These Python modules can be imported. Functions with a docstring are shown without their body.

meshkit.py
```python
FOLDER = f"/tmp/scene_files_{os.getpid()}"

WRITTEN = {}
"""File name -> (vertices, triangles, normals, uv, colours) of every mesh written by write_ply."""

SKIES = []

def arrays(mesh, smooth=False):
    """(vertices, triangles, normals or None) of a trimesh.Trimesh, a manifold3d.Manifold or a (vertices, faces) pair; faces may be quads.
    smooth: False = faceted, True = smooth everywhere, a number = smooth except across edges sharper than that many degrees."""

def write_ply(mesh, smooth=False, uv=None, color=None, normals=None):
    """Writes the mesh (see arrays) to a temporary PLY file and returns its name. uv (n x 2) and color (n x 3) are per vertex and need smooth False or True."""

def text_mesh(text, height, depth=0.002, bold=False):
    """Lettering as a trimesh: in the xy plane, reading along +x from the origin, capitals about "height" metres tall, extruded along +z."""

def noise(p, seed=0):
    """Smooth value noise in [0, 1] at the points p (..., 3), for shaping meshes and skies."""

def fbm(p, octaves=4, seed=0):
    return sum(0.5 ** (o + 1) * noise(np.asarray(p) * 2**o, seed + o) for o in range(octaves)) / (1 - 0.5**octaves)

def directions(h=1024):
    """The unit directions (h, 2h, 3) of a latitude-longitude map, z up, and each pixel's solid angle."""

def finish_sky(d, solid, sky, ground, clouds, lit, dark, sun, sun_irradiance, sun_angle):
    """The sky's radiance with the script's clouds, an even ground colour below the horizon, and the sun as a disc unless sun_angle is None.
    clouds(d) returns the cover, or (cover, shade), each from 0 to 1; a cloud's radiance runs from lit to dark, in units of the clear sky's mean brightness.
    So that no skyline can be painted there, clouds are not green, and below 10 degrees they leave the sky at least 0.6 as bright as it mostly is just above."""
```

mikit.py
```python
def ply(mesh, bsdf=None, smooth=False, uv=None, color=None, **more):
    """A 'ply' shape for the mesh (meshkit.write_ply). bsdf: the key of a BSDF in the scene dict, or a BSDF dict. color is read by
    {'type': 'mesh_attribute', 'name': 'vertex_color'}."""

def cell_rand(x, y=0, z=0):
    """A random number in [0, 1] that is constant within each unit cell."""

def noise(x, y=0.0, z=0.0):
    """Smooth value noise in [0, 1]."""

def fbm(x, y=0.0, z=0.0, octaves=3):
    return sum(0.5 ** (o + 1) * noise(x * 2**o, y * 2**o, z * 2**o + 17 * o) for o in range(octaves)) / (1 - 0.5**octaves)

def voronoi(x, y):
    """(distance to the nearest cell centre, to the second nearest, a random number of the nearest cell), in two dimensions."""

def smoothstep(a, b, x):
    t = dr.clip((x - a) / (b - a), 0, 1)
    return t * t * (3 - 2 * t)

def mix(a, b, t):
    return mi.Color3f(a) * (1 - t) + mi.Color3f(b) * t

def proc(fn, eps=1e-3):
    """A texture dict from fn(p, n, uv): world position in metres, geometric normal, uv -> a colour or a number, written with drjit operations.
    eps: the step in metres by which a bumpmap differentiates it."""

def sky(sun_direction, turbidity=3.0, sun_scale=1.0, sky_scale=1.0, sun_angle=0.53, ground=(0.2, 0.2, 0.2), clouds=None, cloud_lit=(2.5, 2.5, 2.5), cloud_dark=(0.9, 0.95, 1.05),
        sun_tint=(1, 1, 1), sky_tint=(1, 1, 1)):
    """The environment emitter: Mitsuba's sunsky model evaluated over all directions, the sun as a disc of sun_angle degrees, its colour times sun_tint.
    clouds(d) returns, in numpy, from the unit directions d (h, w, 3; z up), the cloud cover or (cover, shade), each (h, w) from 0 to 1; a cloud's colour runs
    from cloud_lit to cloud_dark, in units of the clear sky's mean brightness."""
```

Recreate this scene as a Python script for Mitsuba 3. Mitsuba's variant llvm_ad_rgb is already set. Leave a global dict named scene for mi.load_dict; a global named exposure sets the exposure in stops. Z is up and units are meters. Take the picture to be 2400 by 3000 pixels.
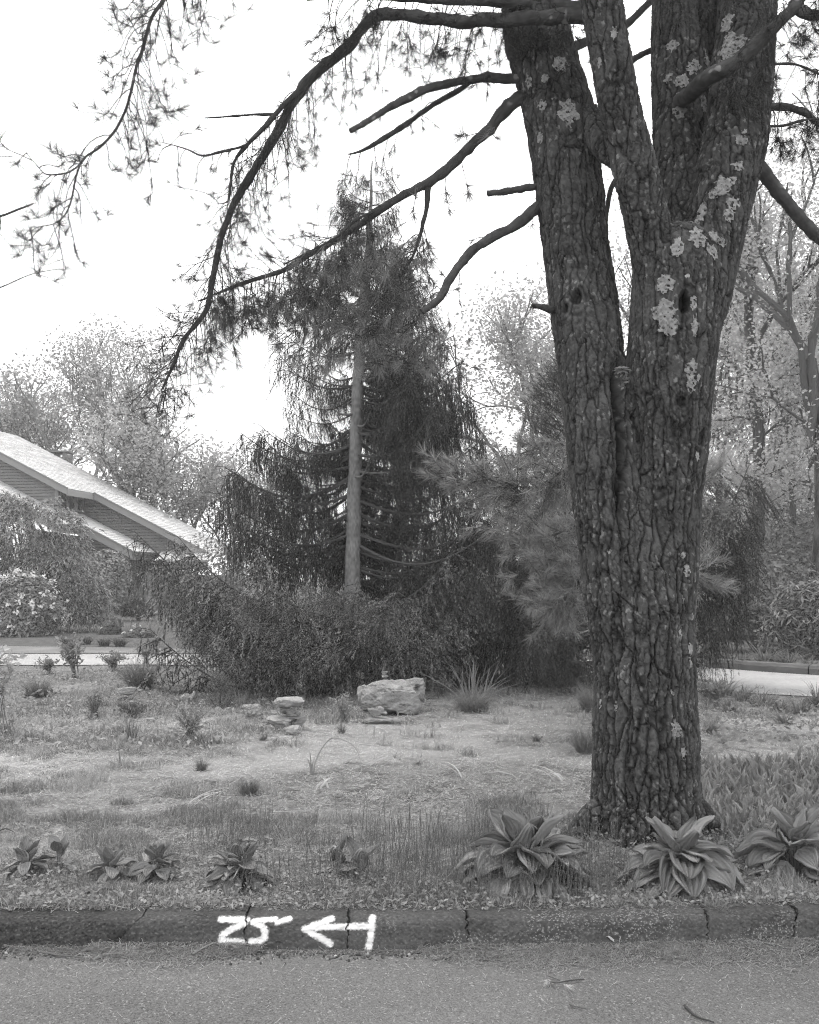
import math, numpy as np, trimesh, manifold3d as m3, mitsuba as mi, drjit as dr, mikit, meshkit
from mikit import noise, fbm, voronoi, smoothstep, mix, proc, ply
from scipy.spatial import cKDTree
from scipy.ndimage import map_coordinates
T = mi.ScalarTransform4f
scene, labels = {}, {}

# ---------------------------------------------------------------- camera, sky, exposure
EYE, FOC, HORIZON = 1.55, 3000.0, 1700.0      # eye height (m), focal length and horizon row in units of a 2400 x 3000 frame
scene['camera'] = {'type': 'perspective', 'fov': math.degrees(2 * math.atan(1200 / FOC)), 'fov_axis': 'x', 'near_clip': 0.05, 'far_clip': 2000.0,
                   'principal_point_offset_y': -(HORIZON - 1500) / 3000,
                   'to_world': T().look_at(origin=[0, 0, EYE], target=[0, 10, EYE], up=[0, 0, 1])}
def cloud_cover(d):
    s = meshkit.fbm(d * np.array([2.2, 2.2, 5.0]), 4, seed=5)
    return np.ones(d.shape[:2]), np.clip((s - 0.52) * 2.2, 0, 1) * 0.35
scene['sky'] = mikit.sky((-0.35, 0.25, 0.9), turbidity=3, sun_scale=0.22, sun_angle=24, clouds=cloud_cover,
                         cloud_lit=(2.5, 2.5, 2.5), cloud_dark=(1.5, 1.5, 1.5), sun_tint=(0.88, 1.0, 1.24), ground=(0.15, 0.15, 0.15))
exposure = 2.95

# thin bright air between the near pine and the woods
HAZE = .0018
scene['air'] = {'type': 'homogeneous', 'albedo': {'type': 'rgb', 'value': [.95, .95, .95]}, 'sigma_t': HAZE}
scene['camera']['medium'] = {'type': 'ref', 'id': 'air'}
scene['haze'] = {'type': 'cube', 'to_world': T().translate([0, 55, 14.9]).scale([160, 110, 16]), 'bsdf': {'type': 'null'}, 'interior': {'type': 'ref', 'id': 'air'}}
labels['haze'] = {'label': 'thin bright haze in the air', 'kind': 'stuff'}

# ---------------------------------------------------------------- helpers
rng = np.random.default_rng(11)
def P(px, py, Y):
    """The world point at depth Y seen at (px, py) of a 2400 x 3000 frame: used to lay things out."""
    return np.array([(px - 1200) / FOC * Y, Y, EYE + (HORIZON - py) / FOC * Y])
def ss(a, b, x):
    t = np.clip((np.asarray(x, float) - a) / (b - a), 0, 1)
    return t * t * (3 - 2 * t)
def nz(p, s, seed=0, oct=3):
    return meshkit.fbm(np.asarray(p, float) * s, oct, seed)
def unit(v):
    v = np.asarray(v, float)
    return v / (np.linalg.norm(v, axis=-1, keepdims=True) + 1e-12)
def perp(d):
    a = np.cross(d, np.where(np.abs(d[..., 2:]) < 0.9, [0, 0, 1.0], [1.0, 0, 0]))
    a = unit(a)
    return a, np.cross(d, a)
KX, KY = [-40, -6, -1.72, -.9, 0, .9, 1.78, 3, 6, 40], [4.6, 4.34, 4.285, 4.275, 4.27, 4.29, 4.35, 4.46, 4.85, 10]
def ky(x): return np.interp(x, KX, KY)
def gz(x, y):
    """Height of the lawn and the ground behind it."""
    x, y = np.asarray(x, float), np.asarray(y, float)
    s = y - ky(x)
    b = 0.118 + 0.035 * ss(0.15, 3.2, s)
    p = np.stack([x, y, x * 0], -1)
    n = (nz(p, 1.1, 3) - .5) * .05 + (nz(p, 4.2, 4) - .5) * .03
    b = b + n * ss(.12, .5, s) * (1 - ss(10.8, 12, y))
    b = b + .045 * np.exp(-(((x - 1.31) / .5) ** 2 + ((y - 5.72) / .5) ** 2))
    b = b + .05 * np.clip(y - 18, 0, 40) * ss(2, 9, x) + .012 * np.clip(y - 24, 0, 40) * (1 - ss(-12, 0, x)) * 0
    return b
def G(px, py):
    """The ground point seen at (px, py)."""
    Y = 6.0
    for _ in range(40):
        q = P(px, py, Y)
        z = float(gz(q[0], Y))
        Y = .5 * Y + .5 * np.clip((EYE - z) * FOC / max(py - HORIZON, 5), 3, 200)
    return np.array([(px - 1200) / FOC * Y, Y, float(gz((px - 1200) / FOC * Y, Y))])
def path(pts, n):
    """A smooth polyline of n points through the given ones (rows of 3 or 4 numbers)."""
    p = np.asarray(pts, float)
    if len(p) == 2:
        t = np.linspace(0, 1, n)[:, None]
        return p[0] * (1 - t) + p[1] * t
    d = np.r_[0, np.cumsum(np.linalg.norm(np.diff(p[:, :3], axis=0), axis=1) ** .7 + 1e-9)]
    from scipy.interpolate import PchipInterpolator
    return PchipInterpolator(d, p, axis=0)(np.linspace(0, d[-1], n))
class Mesh:
    """Collects triangles and vertex greys."""
    def __init__(s): s.v, s.f, s.c, s.n = [], [], [], 0
    def add(s, v, f, c=.5):
        v = np.asarray(v, float).reshape(-1, 3); f = np.asarray(f, int)
        if f.shape[1] == 4: f = np.vstack([f[:, :3], f[:, [0, 2, 3]]])
        c = np.broadcast_to(np.asarray(c, float), (len(v),))
        s.v.append(v); s.f.append(f + s.n); s.c.append(c); s.n += len(v)
        return s
    def get(s): return np.vstack(s.v), np.vstack(s.f), np.concatenate(s.c)
def put(key, m, bsdf, smooth=False, grey=None):
    if isinstance(m, Mesh): v, f, c = m.get()
    else: v, f = m[0], m[1]; c = m[2] if len(m) > 2 else np.full(len(v), .5 if grey is None else grey)
    if grey is not None: c = np.full(len(v), grey)
    scene[key] = ply((np.asarray(v), np.asarray(f)), bsdf, smooth=smooth, color=np.repeat(np.clip(c, 0, 1)[:, None], 3, 1))
    return key
used = {}
def name(k):
    n = used.get(k, 0); used[k] = n + 1
    return k if n == 0 else f'{k}_{n:03d}'
GROUPS = {'hosta': 'hosta clumps along the kerb', 'daylily': 'daylily clumps along the drive', 'stone': 'stones piled and lying on the lawn', 'pebble': 'pale pebbles on the lawn', 'stick': 'fallen sticks and twigs', 'leafy_tree': 'pale leafy trees beyond the garden', 'bare_tree': 'sparse trees behind the house',
          'wood_tree': 'trees of the woods on the right', 'undergrowth_bush': 'undergrowth bushes of the woods', 'spruce_tree': 'weeping spruces behind the lawn', 'grass_mound': 'grass mounds on the lawn', 'tuft': 'small grass tufts on the lawn', 'bed_clump': 'strappy clumps of the flower bed', 'dead_leaf': 'withered leaves on the lawn',
          'pale_scrap': 'pale scraps by the kerb', 'weedy_bush': 'weedy bushes of the rough', 'leafy_shrub': 'leafy shrubs under the conifers', 'strap_clump': 'strap leaved clumps under the spruce', 'daffodil_clump': 'daffodil clumps on the lawn'}
def tag(key, label=None, cat=None, group=None, kind=None):
    if label and cat and not group: group = GROUPS.get(key[:-4] if key[-3:].isdigit() else key)
    d = {k: v for k, v in (('label', label), ('category', cat), ('group', group), ('kind', kind)) if v}
    labels[key] = d
    return key
def tube(m, pts, r, sides=6, grey=.1, n=None, rough=0.0, seed=0, cap=True):
    """A tapering tube along pts with radii r."""
    p = np.asarray(pts, float); r = np.broadcast_to(np.asarray(r, float), (len(p),))
    if n: q = path(np.c_[p, r], n); p, r = q[:, :3], q[:, 3]
    t = unit(np.gradient(p, axis=0))
    a = np.zeros_like(t); a[0] = perp(t[:1])[0][0]
    for i in range(1, len(t)):
        x = a[i - 1] - t[i] * (a[i - 1] @ t[i]); a[i] = x / (np.linalg.norm(x) + 1e-12)
    b = np.cross(t, a)
    an = np.arange(sides) * 2 * np.pi / sides
    rad = r[:, None]
    d = np.cos(an)[None, :, None] * a[:, None] + np.sin(an)[None, :, None] * b[:, None]
    v = p[:, None] + rad[..., None] * d
    if rough:
        k = nz(v, 18, seed, 3) - .5 + .6 * (nz(v, 55, seed + 9, 2) - .5)
        v = v + d * (k * rough * rad)[..., None]
    i, j = np.meshgrid(np.arange(len(p) - 1), np.arange(sides), indexing='ij')
    q = np.stack([i * sides + j, i * sides + (j + 1) % sides, (i + 1) * sides + (j + 1) % sides, (i + 1) * sides + j], -1).reshape(-1, 4)
    v = v.reshape(-1, 3); f = np.vstack([q[:, :3], q[:, [0, 2, 3]]])
    if cap:
        k = len(v); v = np.vstack([v, p[:1], p[-1:]]); jj = np.arange(sides); e = (len(p) - 1) * sides
        f = np.vstack([f, np.c_[jj * 0 + k, (jj + 1) % sides, jj], np.c_[jj * 0 + k + 1, e + jj, e + (jj + 1) % sides]])
    g = grey if np.ndim(grey) == 0 else np.asarray(grey)
    m.add(v, f, g)
def needles(m, base, d, L, n, cone=(.15, .9), w=.0012, off=.02, grey=(.05, .1), droop=0.0):
    """Brushes of n needles each, fanning out round the directions d at the points base."""
    base = np.asarray(base, float).reshape(-1, 3); N = len(base)
    if N == 0: return
    d = unit(np.broadcast_to(d, base.shape)); L = np.broadcast_to(L, (N,))
    a, b = perp(d)
    ph = rng.uniform(0, 2 * np.pi, (N, n)); th = rng.uniform(cone[0], cone[1], (N, n))
    r = np.cos(ph)[..., None] * a[:, None] + np.sin(ph)[..., None] * b[:, None]
    nd = np.cos(th)[..., None] * d[:, None] + np.sin(th)[..., None] * r
    ln = (L[:, None] * rng.uniform(.7, 1.1, (N, n)))[..., None]
    o = base[:, None] - d[:, None] * (rng.uniform(0, 1, (N, n)) * off)[..., None]
    tip = o + nd * ln; tip[..., 2] -= droop * ln[..., 0]
    s = unit(np.cross(nd, rng.normal(size=(N, n, 3)))) * w
    v = np.stack([o - s, o + s, tip], 2).reshape(-1, 3)
    g = np.repeat((rng.uniform(*grey, (N, n)) * rng.uniform(.8, 1.2, (N, 1))).ravel(), 3)
    m.add(v, np.arange(len(v)).reshape(-1, 3), g)
def cords(m, base, d, L, per=90, nl=.02, w=.0022, sag=.0, grey=(.03, .07), ang=(.5, 1.1), tipg=1.3):
    """Twigs clothed all round in short needles (spruce), hanging or reaching along d."""
    base = np.asarray(base, float).reshape(-1, 3); N = len(base)
    d = unit(np.broadcast_to(d, base.shape)); L = np.broadcast_to(L, (N,))
    cnt = np.maximum(6, (L * per).astype(int)); idx = np.repeat(np.arange(N), cnt); M = len(idx)
    t = rng.uniform(0, 1, M); dd = d[idx]
    p = base[idx] + dd * (L[idx] * t)[:, None]; p[:, 2] -= sag * L[idx] * t * t
    dd = unit(dd - np.array([0, 0, 1.0]) * (2 * sag * t)[:, None])
    a, b = perp(dd); ph = rng.uniform(0, 2 * np.pi, M); th = rng.uniform(*ang, M)
    nd = np.cos(th)[:, None] * dd + np.sin(th)[:, None] * (np.cos(ph)[:, None] * a + np.sin(ph)[:, None] * b)
    s = unit(np.cross(nd, dd)) * w
    ln = nl * rng.uniform(.7, 1.2, M) * (1.15 - .4 * t)
    v = np.stack([p - s, p + s, p + nd * ln[:, None]], 1).reshape(-1, 3)
    g = rng.uniform(*grey, M) * rng.uniform(.7, 1.3, N)[idx] * np.where(t > .82, tipg, 1)
    m.add(v, np.arange(len(v)).reshape(-1, 3), np.repeat(g, 3))
    # the woody core
    e = base + d * L[:, None]; e[:, 2] -= sag * L
    mid = base + d * (L * .5)[:, None]; mid[:, 2] -= sag * L * .25
    s = unit(np.cross(d, rng.normal(size=d.shape))) * (w * .9)
    v = np.stack([base - s, base + s, mid + s, mid - s, e], 1).reshape(-1, 3)
    k = np.arange(N)[:, None] * 5
    m.add(v, np.vstack([k + [0, 1, 2], k + [0, 2, 3], k + [3, 2, 4]]), .05)
def leaves(m, c, nrm, size, aspect=.5, grey=(.08, .16), fold=.15, dirn=None):
    """Leaves: folded diamonds of two triangles."""
    c = np.asarray(c, float).reshape(-1, 3); N = len(c)
    nrm = unit(np.broadcast_to(nrm, c.shape)); size = np.broadcast_to(size, (N,))
    u = rng.normal(size=(N, 3)) if dirn is None else np.broadcast_to(dirn, c.shape)
    u = unit(u - nrm * (u * nrm).sum(-1, keepdims=True)); w = np.cross(nrm, u)
    S = size[:, None]
    v = np.stack([c - u * S * .5, c + w * S * aspect * .5 + nrm * S * fold * .5 - u * S * .05, c + u * S * .5, c - w * S * aspect * .5 + nrm * S * fold * .5 - u * S * .05], 1).reshape(-1, 3)
    k = np.arange(N)[:, None] * 4
    m.add(v, np.vstack([k + [0, 2, 1], k + [0, 3, 2]]), np.repeat(rng.uniform(*grey, N), 4))
def blades(m, base, h, w, lean=.35, bend=.5, grey=(.1, .2), dirn=None, seg=3, spread=None):
    """Grass blades, tapering and bent over."""
    base = np.asarray(base, float).reshape(-1, 3); N = len(base)
    h = np.broadcast_to(h, (N,)); w = np.broadcast_to(w, (N,))
    an = rng.uniform(0, 2 * np.pi, N)
    o = np.stack([np.cos(an), np.sin(an), an * 0], -1) if dirn is None else unit(dirn)
    le = np.abs(rng.normal(0, lean, N)) if spread is None else np.broadcast_to(spread, (N,))
    be = bend * rng.uniform(.3, 1.5, N)
    s = unit(np.cross(o, [0, 0, 1.0]) + rng.normal(0, .35, (N, 3)))
    rows = []
    for i in range(seg + 1):
        t = i / seg
        a = le + be * t
        r = h * (np.sin(le) * t + np.sin(np.minimum(a, 2.6)) * t * t) * .62
        z = h * t * np.cos(np.minimum(le * .7 + be * t * .6, 1.9))
        c = base + o * r[:, None]; c[:, 2] += z
        ww = (w * (1 - t) ** .7 * .5)[:, None]
        rows.append(np.stack([c - s * ww, c + s * ww], 1) if i < seg else c[:, None])
    v = np.concatenate(rows, 1); K = v.shape[1]
    fs = []
    for i in range(seg - 1): fs += [[2 * i, 2 * i + 1, 2 * i + 3], [2 * i, 2 * i + 3, 2 * i + 2]]
    fs.append([2 * seg - 2, 2 * seg - 1, 2 * seg])
    f = (np.arange(N)[:, None, None] * K + np.array(fs)[None]).reshape(-1, 3)
    m.add(v.reshape(-1, 3), f, np.repeat(rng.uniform(*grey, N), K))
def box(lo, hi):
    b = trimesh.creation.box(bounds=[lo, hi]); return np.array(b.vertices), np.array(b.faces)
def hexa(p8):
    """A block from its 8 corners: four below, four above, each going round."""
    return np.asarray(p8, float), np.array([[0, 3, 2, 1], [4, 5, 6, 7], [0, 1, 5, 4], [1, 2, 6, 5], [2, 3, 7, 6], [3, 0, 4, 7]])

# ---------------------------------------------------------------- materials
VC = {'type': 'mesh_attribute', 'name': 'vertex_color'}
def rgb(x): return {'type': 'rgb', 'value': [x, x, x]}
scene['mat_leaf'] = {'type': 'principledthin', 'base_color': VC, 'roughness': .55, 'diff_trans': .7, 'spec_trans': 0.0, 'eta': 1.4}
scene['mat_needle'] = {'type': 'principledthin', 'base_color': VC, 'roughness': .6, 'diff_trans': .8, 'spec_trans': 0.0, 'eta': 1.35}
scene['mat_gloss_leaf'] = {'type': 'twosided', 'bsdf': {'type': 'principled', 'base_color': VC, 'roughness': .42, 'specular': .45}}
scene['mat_paintwork'] = {'type': 'twosided', 'bsdf': {'type': 'principled', 'base_color': VC, 'roughness': .6, 'specular': .3}}
scene['mat_glass'] = {'type': 'twosided', 'bsdf': {'type': 'principled', 'base_color': rgb(.02), 'roughness': .08, 'specular': .7}}
def bump(inner, fn, h=1.0, eps=2e-3): return {'type': 'twosided', 'bsdf': {'type': 'bumpmap', 'arbitrary': proc(fn, eps), 'scale': h, 'bsdf': inner}}
def vcg(lo, hi, sx, sy, sz):
    """Grain: multiplies nothing but a base tone from lo to hi by position."""
    return lambda p, n, uv: mi.Color3f(lo + (hi - lo) * fbm(p.x * sx, p.y * sy, p.z * sz, 3))
def f_asphalt(p, n, uv):
    g = fbm(p.x * 1.3, p.y * 2.2, 0., 4); wx = p.x + .01 * noise(p.x * 40, p.y * 40, 5.); wy = p.y + .01 * noise(p.x * 40, p.y * 40, 9.)
    d1, _, r1 = voronoi(wx * 120, wy * 95)
    sp = noise(wx * 260, wy * 200, 3.)
    v = .135 + .07 * (g - .5) - .03 * smoothstep(.55, .75, fbm(p.x * .7 + 3, p.y * 1.1, 4., 3)) + .07 * (r1 - .5) * smoothstep(.75, .2, d1) + .08 * (sp - .5) + .09 * smoothstep(.9, .97, r1) * smoothstep(.6, .2, d1)
    return mi.Color3f(dr.maximum(v, .03))
def h_asphalt(p, n, uv): return noise(p.x * 230, p.y * 190, 3.) * .0022 + noise(p.x * 90, p.y * 80, 1.) * .0015
scene['mat_asphalt'] = bump({'type': 'diffuse', 'reflectance': proc(f_asphalt)}, h_asphalt, 1.0, 3e-3)
def f_soil(p, n, uv):
    a = fbm(p.x * .9, p.y * .9, 2., 3); b = fbm(p.x * 9, p.y * 9, 5., 3); c = noise(p.x * 75, p.y * 75, 1.)
    bare = smoothstep(.42, .62, fbm(p.x * .55 + 4, p.y * .8 + 1, 7., 3) * .6 + .22 * smoothstep(6.5, 8.0, p.y) - .2 * smoothstep(9.6, 11.5, p.y))
    v = .15 + .11 * (a - .5) + .13 * (b - .5) + .12 * bare + .16 * smoothstep(.55, .95, c) - .06 * smoothstep(.6, .95, 1 - c)
    far = smoothstep(16., 19., p.y)
    return mi.Color3f(dr.clip(v * (1 - far) + far * (.11 + .06 * (b - .5)), .02, .5))
def h_soil(p, n, uv): return noise(p.x * 45, p.y * 45, 1.) * .008 + noise(p.x * 110, p.y * 110, 4.) * .004
scene['mat_soil'] = bump({'type': 'diffuse', 'reflectance': proc(f_soil)}, h_soil, 1.0, 4e-3)
def f_concrete(p, n, uv):
    return mi.Color3f(.36 + .14 * (fbm(p.x * .8, p.y * 1.5, 0., 4) - .5) + .06 * (noise(p.x * 30, p.y * 30, 2.) - .5))
scene['mat_concrete'] = {'type': 'twosided', 'bsdf': {'type': 'diffuse', 'reflectance': proc(f_concrete)}}
def f_stone(p, n, uv):
    a = fbm(p.x * 7, p.y * 7, p.z * 9, 4); b = noise(p.x * 90, p.y * 90, p.z * 90); c = fbm(p.x * 22, p.y * 22, p.z * 40 + 3, 3)
    return mi.Color3f(dr.clip(.29 + .3 * (a - .5) + .18 * (c - .5) + .12 * (b - .5) - .16 * smoothstep(.62, .8, fbm(p.x * 12 + 5, p.y * 12, p.z * 12, 3)), .04, .6))
def h_stone(p, n, uv): return fbm(p.x * 30, p.y * 30, p.z * 45, 3) * .02 + noise(p.x * 120, p.y * 120, p.z * 120) * .002
scene['mat_stone'] = bump({'type': 'diffuse', 'reflectance': proc(f_stone)}, h_stone, 1.0, 4e-3)
def f_bark(p, n, uv):
    a = fbm(p.x * 9, p.y * 9, p.z * 5, 4); b = fbm(p.x * 60, p.y * 60, p.z * 25, 2); c = noise(p.x * 38, p.y * 38, p.z * 30)
    v = .095 + .07 * (a - .5) + .09 * (b - .5) + .16 * smoothstep(.78, .93, c) * smoothstep(.5, .65, fbm(p.x * 4, p.y * 4, p.z * 3 + 9, 2))
    return mi.Color3f(dr.clip(v, .02, .4))
def h_bark(p, n, uv): return fbm(p.x * 70, p.y * 70, p.z * 28, 3) * .006 + noise(p.x * 150, p.y * 150, p.z * 120) * .0015
scene['mat_bark'] = bump({'type': 'diffuse', 'reflectance': proc(f_bark)}, h_bark, 1.0, 2e-3)
def f_lichen(p, n, uv):
    return mi.Color3f(dr.clip(.29 + .34 * (fbm(p.x * 60, p.y * 60, p.z * 60, 3) - .5) - .16 * smoothstep(.6, .8, noise(p.x * 90, p.y * 90, p.z * 90)), .05, .5))
scene['mat_pale_leaf'] = {'type': 'principledthin', 'base_color': VC, 'roughness': .6, 'diff_trans': 1.1, 'spec_trans': 0.0, 'eta': 1.35}
scene['mat_wood_bark'] = {'type': 'twosided', 'bsdf': {'type': 'diffuse', 'reflectance': proc(lambda p, n, uv: mi.Color3f(dr.clip(.075 + .17 * (fbm(p.x * 15, p.y * 15, p.z * 2.2, 3) - .5) + .05 * (fbm(p.x * 2, p.y * 2, p.z * 1.2, 2) - .5), .015, .3)))}}
scene['mat_lichen'] = {'type': 'twosided', 'bsdf': {'type': 'diffuse', 'reflectance': proc(f_lichen)}}
def f_woodvc(p, n, uv): return mi.Color3f(.5)
scene['mat_wood'] = {'type': 'twosided', 'bsdf': {'type': 'diffuse', 'reflectance': VC}}
# ---------------------------------------------------------------- ground, road, kerb, drive
def sheet(key, xs, ys, zf, bsdf, shear=False, smooth=True):
    X, Y = np.meshgrid(xs, ys)
    if shear: Y = Y + ky(X) - 4.27
    Z = zf(X, Y); n, k = X.shape
    i, j = np.meshgrid(np.arange(n - 1), np.arange(k - 1), indexing='ij')
    q = np.stack([i * k + j, i * k + j + 1, (i + 1) * k + j + 1, (i + 1) * k + j], -1).reshape(-1, 4)
    return put(key, (np.stack([X, Y, Z], -1).reshape(-1, 3), np.vstack([q[:, :3], q[:, [0, 2, 3]]])), bsdf, smooth)
def g_all(x, y):
    s = y - ky(x)
    return np.where(s < .1, -.08, gz(x, y))
gx = np.r_[-140, -100, -60, -35, -20, -12, np.arange(-8, 8.01, .06), 12, 20, 35, 60, 100, 140]
gy = np.r_[-30, -8, 0, 4, 4.3, 4.365, 4.375, np.arange(4.42, 11.5, .06), np.arange(11.6, 22, .4), np.arange(23, 60, 3), 80, 100, 130]
sheet('ground', gx, gy, g_all, 'mat_soil', shear=True)
tag('ground', 'sandy lawn ground between the kerb and the spruces', kind='structure')
sheet('road', np.r_[-140, -60, -20, np.arange(-8, 8.1, .5), 20, 60, 140], np.r_[-12, -4, np.arange(0, 4.4, .1)], lambda x, y: .004 * (nz(np.stack([x, y, x * 0], -1), .8, 2) - .5), 'mat_asphalt', shear=True)
tag('road', 'grey asphalt street in front of the kerb', kind='structure')

# spray paint marks on the kerb: strokes in (x along the kerb, height up the face)
def kb(px): return (px - 1200) / FOC * 4.285
def kh(c): return (450 - c) / 290 * .15          # rows of the enlarged detail: 450 the foot, 160 the top edge
def kx(c): return kb(600 + c * 550 / 1725)
STROKES = [([(135, 185), (370, 190), (345, 225), (240, 265), (165, 310), (150, 350), (220, 370), (350, 372)], .0125),
           ([(430, 205), (520, 190), (640, 186)], .010), ([(440, 215), (515, 240), (552, 280), (548, 335), (505, 362), (430, 365)], .0125), ([(655, 212), (770, 180)], .010),
           ([(1160, 180), (1060, 220), (915, 265), (985, 300), (1080, 345), (1150, 385)], .0125), ([(930, 258), (1200, 246), (1520, 243)], .0125), ([(1538, 165), (1535, 260), (1505, 430)], .0125)]
def paint(p):
    cover = mi.Float(0); sh = p.z + .36 * (p.y - 4.272)
    for pts, w in STROKES:
        q = [(kx(a), kh(b)) for a, b in pts]
        dmin = mi.Float(9)
        for (ax, ay), (bx, by) in zip(q[:-1], q[1:]):
            dx, dy = bx - ax, by - ay
            t = dr.clip(((p.x - ax) * dx + (sh - ay) * dy) / (dx * dx + dy * dy), 0, 1)
            dmin = dr.minimum(dmin, dr.sqrt(dr.square(p.x - ax - t * dx) + dr.square(sh - ay - t * dy)))
        cover = dr.maximum(cover, smoothstep(w * 1.9, w * .25, dmin))
    return cover * smoothstep(.164, .156, sh)
def f_kerb(p, n, uv):
    a = fbm(p.x * 7, p.y * 7, p.z * 9, 4); b = noise(p.x * 120, p.y * 120, p.z * 120); c = noise(p.x * 45, p.y * 45, p.z * 45 + 4)
    left = smoothstep(kb(500), kb(330), p.x + (p.z - .06) * 1.1)
    v = .078 - .03 * left + .05 * (a - .5) + .05 * smoothstep(.6, .95, b) - .02 * smoothstep(.6, .95, 1 - b)
    wz = p.z + .9 * p.y
    d1, _, r1 = voronoi(p.x * 105, wz * 105); d2, _, r2 = voronoi(p.x * 52 + 9, wz * 52)
    patch = smoothstep(.44, .62, fbm(p.x * 5 + 2, p.y * 5, p.z * 9, 3)) * smoothstep(kb(1000), kb(1260), p.x)
    spots = dr.maximum(smoothstep(.1 + .45 * (r1 - .5), .02, d1 - .12 + .25 * (b - .5)) * smoothstep(.5, .6, r1), smoothstep(.30, .18, d2 + .3 * (b - .5)) * smoothstep(.72, .78, r2)) * patch
    v = v + .17 * spots * (.5 + r1 * .6) + .03 * (r1 - .5)
    pt = paint(p) 
    pt = smoothstep(.02, .98, pt + .9 * (noise(p.x * 150, p.y * 150, p.z * 150) - .5) * (1 - dr.abs(2 * pt - 1)) + .2 * (c - .5) * smoothstep(.9, .3, pt))
    return mi.Color3f(dr.clip(v, .015, .5) * (1 - pt) + .78 * pt)
def h_kerb(p, n, uv): return noise(p.x * 70, p.y * 70, p.z * 70) * .007 + noise(p.x * 150, p.y * 150, p.z * 150) * .003
scene['mat_kerb'] = bump({'type': 'diffuse', 'reflectance': proc(f_kerb)}, h_kerb, 1.0, 3e-3)
PROF = np.array([(-.004, -.05), (0, 0), (.006, .02), (.014, .045), (.022, .07), (.031, .095), (.041, .112), (.058, .124), (.085, .129), (.13, .1295), (.19, .128), (.26, .12), (.3, .05)])
cuts = [(-9, -9), (kb(365), kb(405)), (kb(719), kb(717)), (kb(1018), kb(1019)), (kb(1371), kb(1370)), (kb(2084), kb(2088)), (kb(2342), kb(2362)), (9, 9)]
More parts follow.
